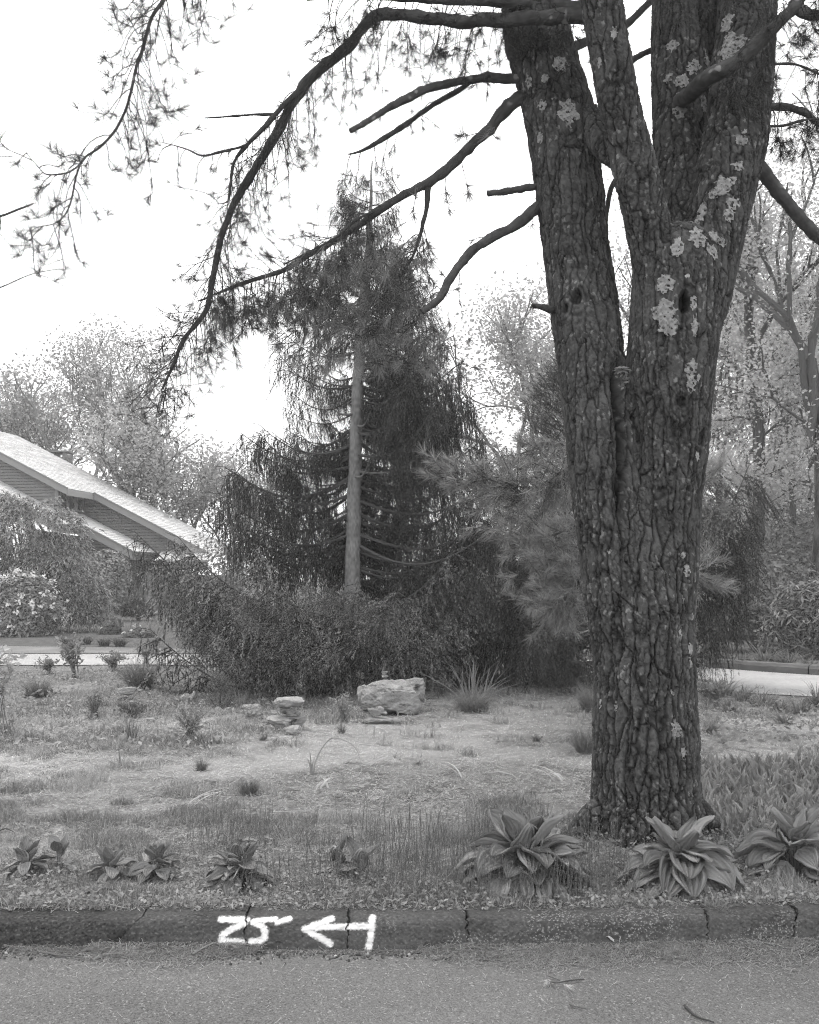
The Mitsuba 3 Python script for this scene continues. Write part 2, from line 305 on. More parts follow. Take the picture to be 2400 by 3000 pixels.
for k in range(len(cuts) - 1):
    xa, xb = (cuts[k][0] + .0014, cuts[k][1] + .0014), (cuts[k + 1][0] - .0014, cuts[k + 1][1] - .0014)
    # the crack leans from its foot to its top
    n = int(np.clip((xb[0] - xa[0]) / .012, 8, 220)); pr = path(np.c_[PROF, PROF[:, 0] * 0], 34)[:, :2]
    tt = np.linspace(0, 1, n); zz = np.clip(pr[:, 1] / .13, 0, 1)
    foot = xa[1] if k != 1 else xa[0] - .05
    X0 = xa[1] + (xa[0] - xa[1]) * 0 + (cuts[k][1] - cuts[k][0]) * (zz - 1) * (2.2 if k == 1 else 1)
    X1 = xb[1] + (cuts[k + 1][1] - cuts[k + 1][0]) * (zz - 1) * (2.2 if k == 0 else 1)
    wob = lambda z, s: (nz(np.stack([z * 30, z * 0 + s, z * 0], -1), 1, s) - .5) * .022
    X0 = X0 + wob(zz, k); X1 = X1 + wob(zz, k + 1)
    X = X0[None] * (1 - tt[:, None]) + X1[None] * tt[:, None]
    Yk = ky(X) + pr[None, :, 0]; Z = np.broadcast_to(pr[None, :, 1], X.shape).copy()
    p3 = np.stack([X, Yk, Z], -1)
    amp = .007 if k else .016
    e = (nz(p3, 9, 21, 4) - .5) * amp * 2 + (nz(p3, 45, 22, 2) - .5) * .005
    edge = .005 * (np.exp(-(X - X0[None]) / .008) + np.exp(-(X1[None] - X) / .008))
    Yk = Yk - e * ss(0, .02, Z) + edge * .7; Z = Z + e * .3 * ss(.02, .1, Z) - edge * .4
    if k in (0, 6): Z = Z * (1 - .06 * ss(.3, 1, tt))[:, None] if k == 0 else Z
    i, j = np.meshgrid(np.arange(n - 1), np.arange(len(pr) - 1), indexing='ij'); w = len(pr)
    q = np.stack([i * w + j, (i + 1) * w + j, (i + 1) * w + j + 1, i * w + j + 1], -1).reshape(-1, 4)
    v = np.stack([X, Yk, Z], -1).reshape(-1, 3); f = np.vstack([q[:, :3], q[:, [0, 2, 3]]])
    L = np.arange(1, w - 1); f = np.vstack([f, np.c_[L * 0, L, L + 1][:, ::-1], np.c_[L * 0, L, L + 1] + (n - 1) * w])
    key = name('kerb__segment'); put(key, (v, f), 'mat_kerb', True)
tag('kerb', 'worn dark roadside kerb with white spray paint marks', kind='structure')
labels['kerb__segment_001'] = {'label': 'smooth dark length of kerb with the first sprayed figure'}

# the drive behind the spruces, with its far kerb stones
near = np.array([(-60, 17.6), (-10, 17.3), (-6.3, 16.7), (-4.5, 16.8), (-1, 16.2), (1.7, 14.7), (3.6, 13.0), (5.0, 12.1), (8, 10.6), (14, 8.8)])
far_ = np.array([(-60, 19.8), (-10, 19.4), (-7.2, 19.2), (-5, 19.2), (-1.5, 19.4), (1.9, 18.6), (4.6, 16.4), (5.9, 15.0), (9, 13.4), (15, 11.5)])
def strip(key, A, Bp, dz, bsdf, n=60, m=8):
    a, b = path(np.c_[A, A[:, 0] * 0], n)[:, :2], path(np.c_[Bp, Bp[:, 0] * 0], n)[:, :2]
    t = np.linspace(0, 1, m)
    XY = a[:, None] * (1 - t)[None, :, None] + b[:, None] * t[None, :, None]
    Z = gz(XY[..., 0], XY[..., 1]) + dz
    i, j = np.meshgrid(np.arange(n - 1), np.arange(m - 1), indexing='ij')
    q = np.stack([i * m + j, (i + 1) * m + j, (i + 1) * m + j + 1, i * m + j + 1], -1).reshape(-1, 4)
    put(key, (np.dstack([XY, Z[..., None]]).reshape(-1, 3), np.vstack([q[:, :3], q[:, [0, 2, 3]]])), bsdf, True)
strip('driveway', near, far_, .012, 'mat_concrete')
tag('driveway', 'pale concrete drive curving behind the spruces', kind='structure')
strip('path', np.array([(-60, 20.0), (-10, 19.6), (-7, 19.45), (-5, 19.45), (-2.6, 19.5)]), np.array([(-60, 22.4), (-10, 21.8), (-7.6, 21.5), (-5, 20.9), (-2.6, 20.2)]), .008, 'mat_apron')
tag('path', 'worn grey apron beyond the pale drive on the left', kind='structure')
scene['mat_apron'] = {'type': 'twosided', 'bsdf': {'type': 'diffuse', 'reflectance': proc(lambda p, n, uv: mi.Color3f(.19 + .1 * (fbm(p.x * 1.2, p.y * 2, 0., 3) - .5)))}}
scene['mat_edging'] = {'type': 'twosided', 'bsdf': {'type': 'diffuse', 'reflectance': proc(lambda p, n, uv: mi.Color3f(.14 + .1 * (fbm(p.x * 6, p.y * 6, p.z * 8, 4) - .5)))}}
ed = path(np.c_[far_, far_[:, 0] * 0], 400)[:, :2]
ed = ed[(ed[:, 0] > 3.3)]
s = np.r_[0, np.cumsum(np.linalg.norm(np.diff(ed, axis=0), axis=1))]
for k, (s0, s1) in enumerate([(0, 1.05), (1.07, 2.3), (2.32, 3.6), (3.62, 5.0), (5.02, 6.6)]):
    q = np.linspace(s0, s1, 14); c = np.c_[np.interp(q, s, ed[:, 0]), np.interp(q, s, ed[:, 1])]
    m_ = Mesh(); t = unit(np.gradient(c, axis=0)); nn = np.c_[-t[:, 1], t[:, 0]]
    nn = nn * np.sign(nn[:, 1:] + 1e-9)
    pf = np.array([(0, -.05), (.0, .1), (.03, .145), (.09, .15), (.2, .15), (.23, .12), (.24, -.05)])
    v = np.array([[[*(c[i] + nn[i] * a), gz(*c[i]) + b] for a, b in pf] for i in range(14)])
    v += (nz(v, 6, 31)[..., None] - .5) * .05 * np.array([.6, 1, .8]) 
    i, j = np.meshgrid(np.arange(13), np.arange(6), indexing='ij'); w = 7
    f = np.stack([i * w + j, (i + 1) * w + j, (i + 1) * w + j + 1, i * w + j + 1], -1).reshape(-1, 4)
    L = np.arange(1, 6); caps = np.vstack([np.c_[L * 0, L, L + 1], np.c_[L * 0, L + 1, L] + 13 * w])
    m_.add(v.reshape(-1, 3), f); m_.add(v.reshape(-1, 3), caps)
    put(name('driveway__edging_block'), m_, 'mat_edging', 30 if False else False)
# ---------------------------------------------------------------- the old pine by the kerb
def px_r(w, Y): return w / 2 / FOC * Y
YT = 5.72
def chain(rows):
    """Rows (px, py, width px, Y) -> points with radii."""
    return [np.r_[P(a, b, y), px_r(w, y)] for a, b, w, y in rows]
STEMS = [
 chain([(1893, 2475, 330, 5.72), (1892, 2330, 306, 5.72), (1890, 2150, 290, 5.72), (1887, 1900, 278, 5.72), (1872, 1650, 236, 5.72), (1866, 1450, 170, 5.72)]),
 chain([(1830, 1900, 170, 5.70), (1803, 1620, 202, 5.70), (1765, 1300, 198, 5.73), (1735, 1075, 190, 5.78), (1708, 880, 188, 5.83), (1685, 700, 186, 5.88), (1638, 350, 190, 5.95), (1580, 120, 180, 6.0), (1540, -60, 172, 6.02), (1500, -300, 150, 6.05)]),
 chain([(1925, 1900, 200, 5.71), (1940, 1620, 200, 5.70), (1962, 1300, 206, 5.68), (1968, 1075, 246, 5.66), (1978, 900, 246, 5.64), (1990, 770, 230, 5.62)]),
 chain([(1940, 850, 130, 5.62), (1905, 690, 120, 5.57), (1868, 520, 116, 5.5), (1816, 300, 110, 5.45), (1774, 80, 108, 5.42), (1750, -80, 106, 5.4), (1725, -300, 95, 5.4)]),
 chain([(2010, 800, 150, 5.75), (1995, 640, 140, 5.85), (1997, 480, 150, 5.95), (2000, 280, 165, 6.05), (2005, 60, 178, 6.1), (2008, -100, 172, 6.1), (2010, -320, 150, 6.1)]),
 chain([(2030, 900, 190, 5.66), (2085, 710, 168, 5.66), (2120, 560, 174, 5.68), (2148, 430, 172, 5.72), (2172, 250, 168, 5.78), (2188, 60, 160, 5.82), (2196, -120, 150, 5.85), (2205, -320, 140, 5.85)]),
]
ROOTS = [[(1760, 2395, 110, 5.62), (1700, 2440, 60, 5.56), (1660, 2470, 30, 5.5)], [(2030, 2390, 110, 5.64), (2080, 2440, 66, 5.6), (2125, 2475, 30, 5.55)],
         [(1735, 330, 40, 5.86), (1752, 400, 56, 5.72), (1795, 470, 36, 5.6)], [(1850, 2400, 120, 5.5), (1838, 2480, 60, 5.38)], [(1960, 2400, 120, 5.5), (1975, 2490, 60, 5.36)], [(1800, 2380, 120, 5.85), (1760, 2400, 60, 6.0)], [(2000, 2380, 120, 5.86), (2060, 2400, 60, 6.0)]]
def sdf_grid(chains, lo, hi, h, k):
    n = np.ceil((hi - lo) / h).astype(int) + 1
    D = np.full(n, .5, np.float32)
    ax = [lo[i] + h * np.arange(n[i]) for i in range(3)]
    for ch in chains:
        ch = np.array(ch)
        pth = path(ch, max(len(ch) * 3, 4))
        for A, Bq in zip(pth[:-1], pth[1:]):
            R = max(A[3], Bq[3]) + .14
            s = [slice(max(0, int((min(A[i], Bq[i]) - R - lo[i]) / h)), max(0, int((max(A[i], Bq[i]) + R - lo[i]) / h) + 2)) for i in range(3)]
            g = np.stack(np.meshgrid(*[ax[i][s[i]] for i in range(3)], indexing='ij'), -1).astype(np.float32)
            if g.size == 0: continue
            ab = Bq[:3] - A[:3]
            t = np.clip(((g - A[:3]) @ ab) / (ab @ ab), 0, 1)
            d = np.linalg.norm(g - A[:3] - t[..., None] * ab, axis=-1) - (A[3] + (Bq[3] - A[3]) * t)
            old = D[tuple(s)]
            hh = np.clip(.5 + .5 * (old - d) / k, 0, 1)
            same = np.abs(old - d) < k
            D[tuple(s)] = np.where(same & (old < .45), old + (d - old) * hh - k * hh * (1 - hh) * .8, np.minimum(old, d))
    return D, n
def surface_net(D, lo, h):
    """A closed surface through the zero level of the grid D."""
    ins = D < 0
    c = [D[a:D.shape[0] - 1 + a, b:D.shape[1] - 1 + b, e:D.shape[2] - 1 + e] for a in (0, 1) for b in (0, 1) for e in (0, 1)]
    cnt = sum((x < 0).astype(np.int8) for x in c)
    act = (cnt > 0) & (cnt < 8)
    idx = np.full(act.shape, -1, np.int64); idx[act] = np.arange(act.sum())
    vals = np.stack([x[act] for x in c], 1)
    off = np.array([[a, b, e] for a in (0, 1) for b in (0, 1) for e in (0, 1)], float)
    E = [(i, j) for i in range(8) for j in range(i + 1, 8) if np.abs(off[i] - off[j]).sum() == 1]
    acc = np.zeros((len(vals), 3)); w = np.zeros(len(vals))
    for i, j in E:
        x = (vals[:, i] < 0) != (vals[:, j] < 0)
        t = vals[:, i] / np.where(x, vals[:, i] - vals[:, j], 1)
        acc += np.where(x[:, None], off[i] + t[:, None] * (off[j] - off[i]), 0); w += x
    v = (np.argwhere(act) + acc / w[:, None]) * h + lo
    fs = []
    for a in range(3):
        b, e = [(1, 2), (2, 0), (0, 1)][a]
        sl0 = [slice(None)] * 3; sl1 = [slice(None)] * 3
        sl0[a] = slice(0, -1); sl1[a] = slice(1, None)
        x = ins[tuple(sl0)] != ins[tuple(sl1)]
        q = np.argwhere(x)
        ok = (q[:, b] > 0) & (q[:, e] > 0) & (q[:, b] < D.shape[b] - 1) & (q[:, e] < D.shape[e] - 1); q = q[ok]
        fl = ins[tuple(sl0)][tuple(q.T)]
        def at(db, de):
            r = q.copy(); r[:, b] += db; r[:, e] += de; return idx[tuple(r.T)]
        Q = np.stack([at(-1, -1), at(0, -1), at(0, 0), at(-1, 0)], 1)
        Q[~fl] = Q[~fl][:, ::-1]
        fs.append(Q)
    return v, np.vstack(fs)
lo, hi, hs = np.array([.55, 5.1, -.05]), np.array([2.45, 6.5, 5.1]), .0124
Dg, _ = sdf_grid(STEMS + [chain(r) for r in ROOTS], lo, hi, hs, .04)
tv, tq = surface_net(Dg, lo, hs)
tf = np.vstack([tq[:, :3], tq[:, [0, 2, 3]]])
gr = np.stack([map_coordinates(np.gradient(Dg, axis=i), ((tv - lo) / hs).T, order=1) for i in range(3)], 1)
tn = unit(gr); del Dg, gr
fr_ = (tn[tf, 1] < .28).any(1)                      # finer faces on the side one can see
v2, f2_ = trimesh.remesh.subdivide(tv, tf[fr_])
tb = cKDTree(v2).query(tv[np.unique(tf[~fr_])], distance_upper_bound=1e-6)[1]
ub = np.unique(tf[~fr_]); remap = np.zeros(len(tv), int); remap[ub] = np.where(tb < len(v2), tb, len(v2) + np.arange(len(ub)))
tn2 = cKDTree(tv).query(v2, k=3)
tn = np.vstack([unit((tn[tn2[1]] / (tn2[0][..., None] + 1e-4)).sum(1)), tn[ub]])
tf = np.vstack([f2_, remap[tf[~fr_]]]); tv = np.vstack([v2, tv[ub]])
# bark: long plates with deep furrows below, shallow scales above (fine relief only where the street can see it)
allv, alln = tv, tn
front = alln[:, 1] < .26
tv, tn = allv[front], alln[front]
warp = np.stack([nz(tv, 6, 1, 2) - .5, nz(tv, 6, 2, 2) - .5, tv[:, 2] * 0], 1)
warp2 = np.stack([nz(tv, 30, 6, 2) - .5, nz(tv, 30, 7, 1) - .5, nz(tv, 20, 8, 1) - .5], 1)
def cellf(size, zs, seed, wamp, w2, nb_=(1, 2)):
    """Distance (m) to the border of the cell one stands in, and the cell's random number."""
    sc = np.array([size, size, size * zs]); q = (tv + warp * wamp + warp2 * w2) / sc
    r = np.random.default_rng(seed)
    c = np.floor(q).astype(np.int64); lo_ = c.min(0) - 1; dim = c.max(0) - lo_ + 2
    flat = np.unique(np.ravel_multi_index((c - lo_).T, dim))
    c = np.stack(np.unravel_index(flat, dim), 1)
    flat = np.unique(np.concatenate([np.ravel_multi_index(np.clip(c + [a, b, d], 0, dim - 1).T, dim) for a in (-1, 0, 1) for b in (-1, 0, 1) for d in (-1, 0, 1)]))
    c = np.stack(np.unravel_index(flat, dim), 1) + lo_
    pts = c + r.uniform(.1, .9, c.shape)
    d, i = cKDTree(pts).query(q, k=3, workers=-1)
    best = np.full(len(q), 9.)
    for j in nb_:
        p1, p2 = pts[i[:, 0]], pts[i[:, j]]
        e = np.abs((((p1 + p2) / 2 - q) * unit(p2 - p1)).sum(1)) * size
        dd = (p2 - p1); la = np.linalg.norm(dd[:, :2], axis=1); la = la / (la + .8 * np.abs(dd[:, 2]))
        best = np.minimum(best, e / (.2 + .8 * ss(.25, .7, la)))
    return best, r.uniform(0, 1, len(pts))[i[:, 0]]
e1, r1 = cellf(.06, 6.0, 5, .045, .011)
e2, r2 = cellf(.029, 1.9, 6, .03, .012)
e3, r3 = cellf(.0135, 1.4, 8, .02, .008, (1,))
hgt = np.clip((tv[:, 2] - .2) / 3.0, 0, 1)
var = .5 + 1.0 * nz(tv, 4, 77, 2)
deep = (.012 * (1 - hgt) + .0055) * var
wid = (.0036 - .0006 * hgt) * (.7 + .6 * var)
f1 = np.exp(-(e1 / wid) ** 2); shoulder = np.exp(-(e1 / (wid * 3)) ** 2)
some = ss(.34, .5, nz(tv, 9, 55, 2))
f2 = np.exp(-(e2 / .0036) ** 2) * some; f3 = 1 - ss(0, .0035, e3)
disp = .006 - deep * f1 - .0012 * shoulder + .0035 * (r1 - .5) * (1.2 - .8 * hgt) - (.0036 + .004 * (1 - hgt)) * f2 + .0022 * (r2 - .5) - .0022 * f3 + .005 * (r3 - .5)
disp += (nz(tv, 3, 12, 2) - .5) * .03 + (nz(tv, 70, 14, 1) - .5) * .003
bcol = .086 * (1 + .2 * (r1 - .5) + .25 * (r2 - .5) + .5 * (r3 - .5) + .5 * (nz(tv, 8, 91, 2) - .5)) * (1 - .62 * f1) * (1 - .48 * f2)  # furrow shade is painted into the bark colour
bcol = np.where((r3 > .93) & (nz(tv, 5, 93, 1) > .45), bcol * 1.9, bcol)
def hit(px, py):
    """The trunk's front surface vertex seen at (px, py)."""
    s = np.stack([tv[:, 0] / tv[:, 1] * FOC + 1200, HORIZON - (tv[:, 2] - EYE) / tv[:, 1] * FOC], 1)
    d = np.hypot(s[:, 0] - px, s[:, 1] - py) + np.where(tn[:, 1] < -.05, 0, 1e4)
    c = np.where(d < d.min() + 6)[0]
    return c[np.argmin(tv[c, 1])]
KNOTS = [(1686, 868, 19, 1.5), (1652, 805 + 98, 13, 1.3), (1998, 1182, 17, 1.3), (2024, 1434, 8, 1.2), (2001, 888, 20, 2.1), (1676, 1234, 8, 1), (1545, 430, 7, 1)]
for kx_, ky_, kr, el in KNOTS:
    o = tv[hit(kx_, ky_)]; R = kr / FOC * o[1]
    q = (tv - o) / np.array([1, 1, el]); d = np.linalg.norm(q, axis=1) / R
    near_ = d < 4.5
    ring = .011 * np.exp(-((d - 1.5) / .5) ** 2) + .006 * np.exp(-((d - 2.5) / .45) ** 2) - (.075 if el > 1.9 else .045 if kr > 18.5 else .03) * (1 - ss(.45, .95, d))
    soft = np.exp(-(d / 2.2) ** 2)
    bcol = bcol * np.where(near_, 1 - .5 * (1 - ss(.5, 1.0, d)) + .25 * np.sin(d * 9) * np.exp(-((d - 1.9) / .8) ** 2), 1)
    disp = np.where(near_, disp * (1 - .75 * soft) + ring * min(1, kr / 15), disp)
# the torn seam that runs down from the lower fork
o = tv[hit(1822, 1320)]
sx = np.abs((tv[:, 0] - (o[0] + .012 * np.sin(tv[:, 2] * 9) + (nz(tv, 9, 31) - .5) * .03)))
seam = np.exp(-(sx / .026) ** 2) * ss(1.5, 2.25, tv[:, 2]) * (1 - ss(2.62, 2.8, tv[:, 2])) * (tn[:, 1] < .1)
disp -= .085 * seam
lich_v, lich_n = tv + tn * disp[:, None], tn
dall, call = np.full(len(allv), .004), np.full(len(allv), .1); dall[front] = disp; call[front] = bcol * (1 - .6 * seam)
tv, tn = allv, alln
tvd = tv + tn * dall[:, None]
scene['mat_trunk'] = bump({'type': 'diffuse', 'reflectance': VC}, h_bark, 1.0, 2e-3)
pine = tag('pine_tree', 'old pine with four dark scaly stems and pale lichen, standing behind the kerb', 'tree')
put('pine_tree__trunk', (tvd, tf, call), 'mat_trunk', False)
labels['pine_tree__trunk'] = {'label': 'furrowed dark trunk forking into four stems'}
# lichen crusts
LI = [(1200 + .6957 * a, .6957 * b, r * .6957, e) for a, b, r, e in [(500, 350, 13, 1.8), (565, 340, 15, 1.1), (640, 262, 26, 1.5), (555, 450, 18, 1.1), (663, 465, 32, 1.3), (708, 490, 13, 1.3), (675, 522, 12, 1), (545, 585, 15, 1.4), (1100, 190, 20, 1.2),
      (1195, 272, 24, 1.3), (1350, 195, 52, 1), (1330, 100, 26, 1.3), (1135, 340, 26, 1), (1135, 405, 22, .9), (1130, 462, 22, 1.3), (1088, 322, 17, 1.2), (1248, 440, 14, 2.2), (1407, 547, 11, 1), (1396, 588, 22, .9), (1388, 690, 24, .7), (1315, 775, 34, 1), (1275, 815, 19, .9),
      (1370, 748, 13, 1), (1365, 850, 24, 1), (1352, 912, 21, 1.2), (1228, 885, 20, 1.9), (1205, 930, 20, 1.3), (1222, 990, 34, 1.2), (1283, 990, 22, 1), (1322, 1015, 18, 1.1), (1282, 1058, 26, 1), (1120, 1040, 22, 1.6), (1070, 1195, 30, 1.2), (1062, 1320, 40, 1.1), (1085, 1380, 34, 1.1),
      (1197, 1290, 13, 2.4), (1205, 1380, 15, 2.6), (795, 270, 13, 1.4), (865, 150, 14, 1.6), (1260, 270, 14, 3.2), (1160, 1170, 10, 1), (600, 410, 8, 1)]]
LI += [(1200 + .6957 * a, 900 + .6957 * b, r * .6957, e) for a, b, r, e in [(1190, 265, 24, 1.4), (1192, 330, 20, 1.6), (1222, 300, 10, 1.4), (1217, 627, 9, 1.8), (1160, 1050, 13, 1.2), (1176, 1110, 14, 1.8), (1162, 1230, 9, 2), (1196, 1300, 9, 2), (1143, 1370, 11, 1.6), (1190, 1440, 13, 1.8), (832, 1028, 10, 1.2)]]
LI += [(1200 + .6957 * a, 1900 + .6957 * b, r * .6957, e) for a, b, r, e in [(1128, 335, 22, 1.6), (1160, 440, 16, 1.5), (1118, 185, 10, 1.6), (1190, 60, 12, 1.8), (800, 230, 12, 1.8), (862, 250, 12, 1.8)]]
tree_v = cKDTree(tvd)
for li, (lx, ly, lr, el) in enumerate(LI):
    o = tvd[hit(lx, ly)]; R = lr / FOC * o[1] * 1.25
    near_ = np.array(tree_v.query_ball_point(o, R * max(el, 1) * 1.7))
    if len(near_) < 5: continue
    q = (tvd[near_] - o) / np.array([1, 1, el])
    an = np.arctan2(q[:, 2], q[:, 0]); d = np.linalg.norm(q, axis=1) / R
    lim = 1 + .7 * (nz(tvd[near_], 26, 40 + li, 2) - .5) + .16 * np.sin(an * 7 + li) * (nz(tvd[near_], 50, li) > .45)
    hole = nz(tvd[near_], 75, 90 + li, 2)
    ok = np.zeros(len(tvd), bool); m_ = np.zeros(len(tvd)); ok[near_] = (d < lim) & (hole < .74) & (tn[near_, 1] < .25)
    fsel = tf[ok[tf].all(1)]
    if len(fsel) < 6: continue
    u_, inv = np.unique(fsel, return_inverse=True)
    thick = .0035 + .004 * nz(tvd[u_], 110, li, 2)
    put(name('pine_tree__lichen'), (tvd[u_] + tn[u_] * thick[:, None], inv.reshape(-1, 3)), 'mat_lichen', True)

# limbs: rows (px, py, width px, Y)
scene['mat_branch'] = bump({'type': 'diffuse', 'reflectance': proc(lambda p, n, uv: mi.Color3f(dr.clip(0.085 + .08 * (fbm(p.x * 30, p.y * 30, p.z * 30, 3) - .5) + .2 * smoothstep(.7, .85, noise(p.x * 26, p.y * 26, p.z * 26 + 2)) * smoothstep(.55, .7, fbm(p.x * 5, p.y * 5, p.z * 5 + 3, 2)), .02, .4)))}, h_bark, 1.6, 2e-3)
def limb(rows, n=40, sides=12, rough=.8, key='pine_tree__branch', seed=0):
    q = np.array(chain(rows)); m = Mesh()
    qq = path(q, n)
    k = (np.stack([nz(qq[:, :3], 5, 61 + seed), nz(qq[:, :3], 5, 62), nz(qq[:, :3], 5, 63)], 1) - .5) * (qq[:, 3:4] * .9)
    tube(m, qq[:, :3] + k, qq[:, 3], sides, .1, rough=rough, seed=seed)
    put(name(key), m, 'mat_branch', True)
    return np.c_[qq[:, :3] + k, qq[:, 3]]
B1 = limb([(1745, 55, 40, 5.5), (1640, 45, 42, 5.6), (1530, 52, 40, 5.7), (1409, 62, 36, 5.75), (1220, 48, 34, 5.8), (1113, 42, 34, 5.85), (1016, 139, 31, 5.9), (897, 243, 29, 5.95), (842, 334, 27, 6.0), (786, 438, 25, 6.05), (724, 529, 23, 6.1), (685, 598, 21, 6.15), (647, 703, 19, 6.2), (623, 821, 17, 6.2), (605, 904, 15, 6.25), (536, 1000, 13, 6.3), (501, 1085, 10, 6.3), (473, 1144, 5, 6.3)], 90, 12, seed=1)
B1b = limb([(890, 252, 16, 5.93), (807, 334, 15, 5.93), (772, 376, 14, 5.94), (724, 424, 12, 5.95), (685, 480, 10, 5.96), (675, 543, 8, 5.98), (668, 590, 5, 6.0), (630, 598, 2, 6.0)], 40, 8, seed=2)
B1c = limb([(724, 424, 8, 5.95), (647, 445, 7, 5.9), (591, 456, 5, 5.88), (550, 438, 4, 5.86), (473, 417, 2, 5.84)], 30, 6, seed=3)
B1d = limb([(812, 336, 9, 5.95), (740, 336, 7, 5.9), (690, 340, 6, 5.87), (600, 345, 3, 5.85)], 20, 6, seed=4)
B2 = limb([(1560, 275, 42, 5.95), (1516, 292, 38, 5.95), (1430, 376, 32, 6.0), (1340, 466, 29, 6.05), (1256, 536, 26, 6.1), (1200, 563, 24, 6.15), (1113, 612, 22, 6.2), (1030, 675, 20, 6.25), (911, 744, 17, 6.3), (828, 793, 14, 6.35), (716, 828, 11, 6.4), (640, 858, 7, 6.45), (585, 882, 4, 6.45)], 80, 10, seed=5)
B2b = limb([(1254, 540, 16, 6.1), (1250, 600, 15, 6.15), (1238, 660, 12, 6.2), (1222, 720, 9, 6.25), (1185, 790, 6, 6.3), (1120, 830, 3, 6.35)], 30, 7, seed=6)
B2c = limb([(1110, 616, 9, 6.2), (1050, 640, 8, 6.15), (990, 690, 7, 6.1), (900, 740, 6, 6.1), (830, 775, 4, 6.1)], 30, 6, seed=7)
B3 = limb([(1560, 232, 30, 5.95), (1502, 230, 27, 5.95), (1430, 226, 26, 5.9), (1340, 243, 23, 5.85), (1230, 270, 24, 5.8), (1150, 310, 22, 5.75), (1085, 350, 19, 5.7), (1027, 384, 15, 5.65)], 50, 10, .9, seed=8)
B4 = limb([(1390, 230, 12, 5.88), (1340, 268, 14, 5.95), (1270, 306, 15, 6.0), (1200, 358, 15, 6.05), (1099, 421, 13, 6.1), (1065, 440, 10, 6.12), (1020, 452, 4, 6.13)], 40, 8, .8, seed=9)
B5 = limb([(1610, 538, 24, 5.95), (1565, 546, 22, 5.9), (1499, 557, 20, 5.85), (1430, 567, 19, 5.8)], 24, 10, .7, seed=10)
B6 = limb([(1620, 575, 38, 5.95), (1579, 602, 33, 5.9), (1513, 661, 29, 5.85), (1437, 699, 27, 5.8), (1367, 751, 26, 5.75), (1322, 814, 25, 5.72), (1297, 863, 23, 5.7), (1237, 912, 19, 5.68)], 50, 10, .6, seed=11)
B7 = limb([(2180, 430, 46, 5.8), (2225, 485, 41, 5.85), (2285, 570, 38, 5.9), (2341, 633, 37, 5.95), (2400, 696, 36, 6.0), (2520, 790, 33, 6.05), (2700, 900, 26, 6.1)], 50, 12, .5, seed=12)
B8 = limb([(2200, 308, 26, 5.85), (2250, 313, 23, 5.9), (2313, 313, 21, 5.95), (2355, 327, 20, 6.0), (2400, 362, 18, 6.05), (2520, 440, 12, 6.1)], 40, 10, .6, seed=13)
B9 = limb([(2215, 186, 9, 5.9), (2257, 188, 8, 5.95), (2327, 188, 8, 6.0), (2400, 216, 7, 6.05), (2480, 250, 4, 6.1)], 30, 7, seed=14)
B9b = limb([(2225, 372, 8, 5.85), (2290, 368, 8, 5.85), (2360, 350, 7, 5.82), (2440, 345, 5, 5.8)], 24, 7, seed=15)
B10 = limb([(1640, 160, 30, 6.15), (1722, 122, 26, 6.3), (1830, 76, 22, 6.4), (1896, 14, 20, 6.45), (1990, -70, 16, 6.5)], 30, 9, seed=16)
B11 = limb([(1820, 195, 20, 6.2), (1868, 166, 19, 6.25), (1920, 140, 18, 6.3), (2000, 90, 14, 6.35)], 20, 9, seed=17)
B12 = limb([(1985, 300, 40, 5.95), (2040, 255, 48, 5.6), (2104, 215, 46, 5.4), (2170, 170, 43, 5.36), (2244, 104, 38, 5.33), (2330, 14, 32, 5.3), (2400, -90, 24, 5.3)], 50, 12, .6, seed=18)
B13 = limb([(1500, -420, 30, 5.9), (1000, -520, 26, 5.5), (700, -300, 20, 5.25), (540, -110, 14, 5.1), (480, 0, 11, 5.05), (445, 49, 10, 5.03), (421, 132, 9.5, 5.0), (397, 202, 9, 5.0), (376, 299, 8, 4.98), (341, 376, 7.5, 4.97), (292, 431, 7, 4.95), (243, 466, 6, 4.93), (223, 515, 5.5, 4.92), (209, 584, 5, 4.9), (188, 633, 4, 4.9), (153, 657, 3, 4.9), (104, 668, 2.4, 4.9), (77, 703, 1.5, 4.9)], 120, 8, .4, seed=19)
B13b = limb([(250, 462, 5, 4.93), (188, 508, 4.5, 4.9), (139, 511, 4, 4.88), (104, 480, 3, 4.86), (77, 445, 2, 4.85)], 24, 6, .4, seed=20)
B14 = limb([(-140, 650, 9, 4.9), (-60, 640, 8, 4.9), (0, 633, 7, 4.9), (56, 612, 6, 4.9), (100, 595, 4, 4.9)], 24, 7, .6, seed=21)
B14b = limb([(-120, 880, 4, 5.0), (0, 842, 3.6, 5.0), (104, 800, 3, 5.0), (165, 790, 2, 5.0), (215, 789, 1, 5.0)], 24, 5, .4, seed=22)
B14c = limb([(-100, 440, 4, 4.9), (0, 459, 3, 4.9), (40, 457, 2, 4.9)], 12, 5, .4, seed=23)
B15 = limb([(1700, 20, 34, 5.9), (1561, 14, 30, 5.85), (1400, 2, 28, 5.8), (1210, -8, 24, 5.8), (1060, -10, 16, 5.8), (900, -2, 8, 5.8)], 40, 10, .7, seed=24)
B16 = limb([(1640, 905, 20, 5.85), (1600, 902, 22, 5.72), (1575, 897, 18, 5.66), (1560, 895, 6, 5.62)], 14, 8, 1.2, seed=25)
B17 = limb([(2330, 10, 36, 5.6), (2370, 45, 30, 5.5), (2430, 40, 26, 5.4), (2560, 30, 20, 5.3)], 20, 9, .6, seed=26)
B18 = limb([(1880, 480, 16, 6.1), (1800, 530, 15, 6.2), (1780, 600, 13, 6.25), (1772, 720, 10, 6.3)], 20, 7, .6, seed=27)
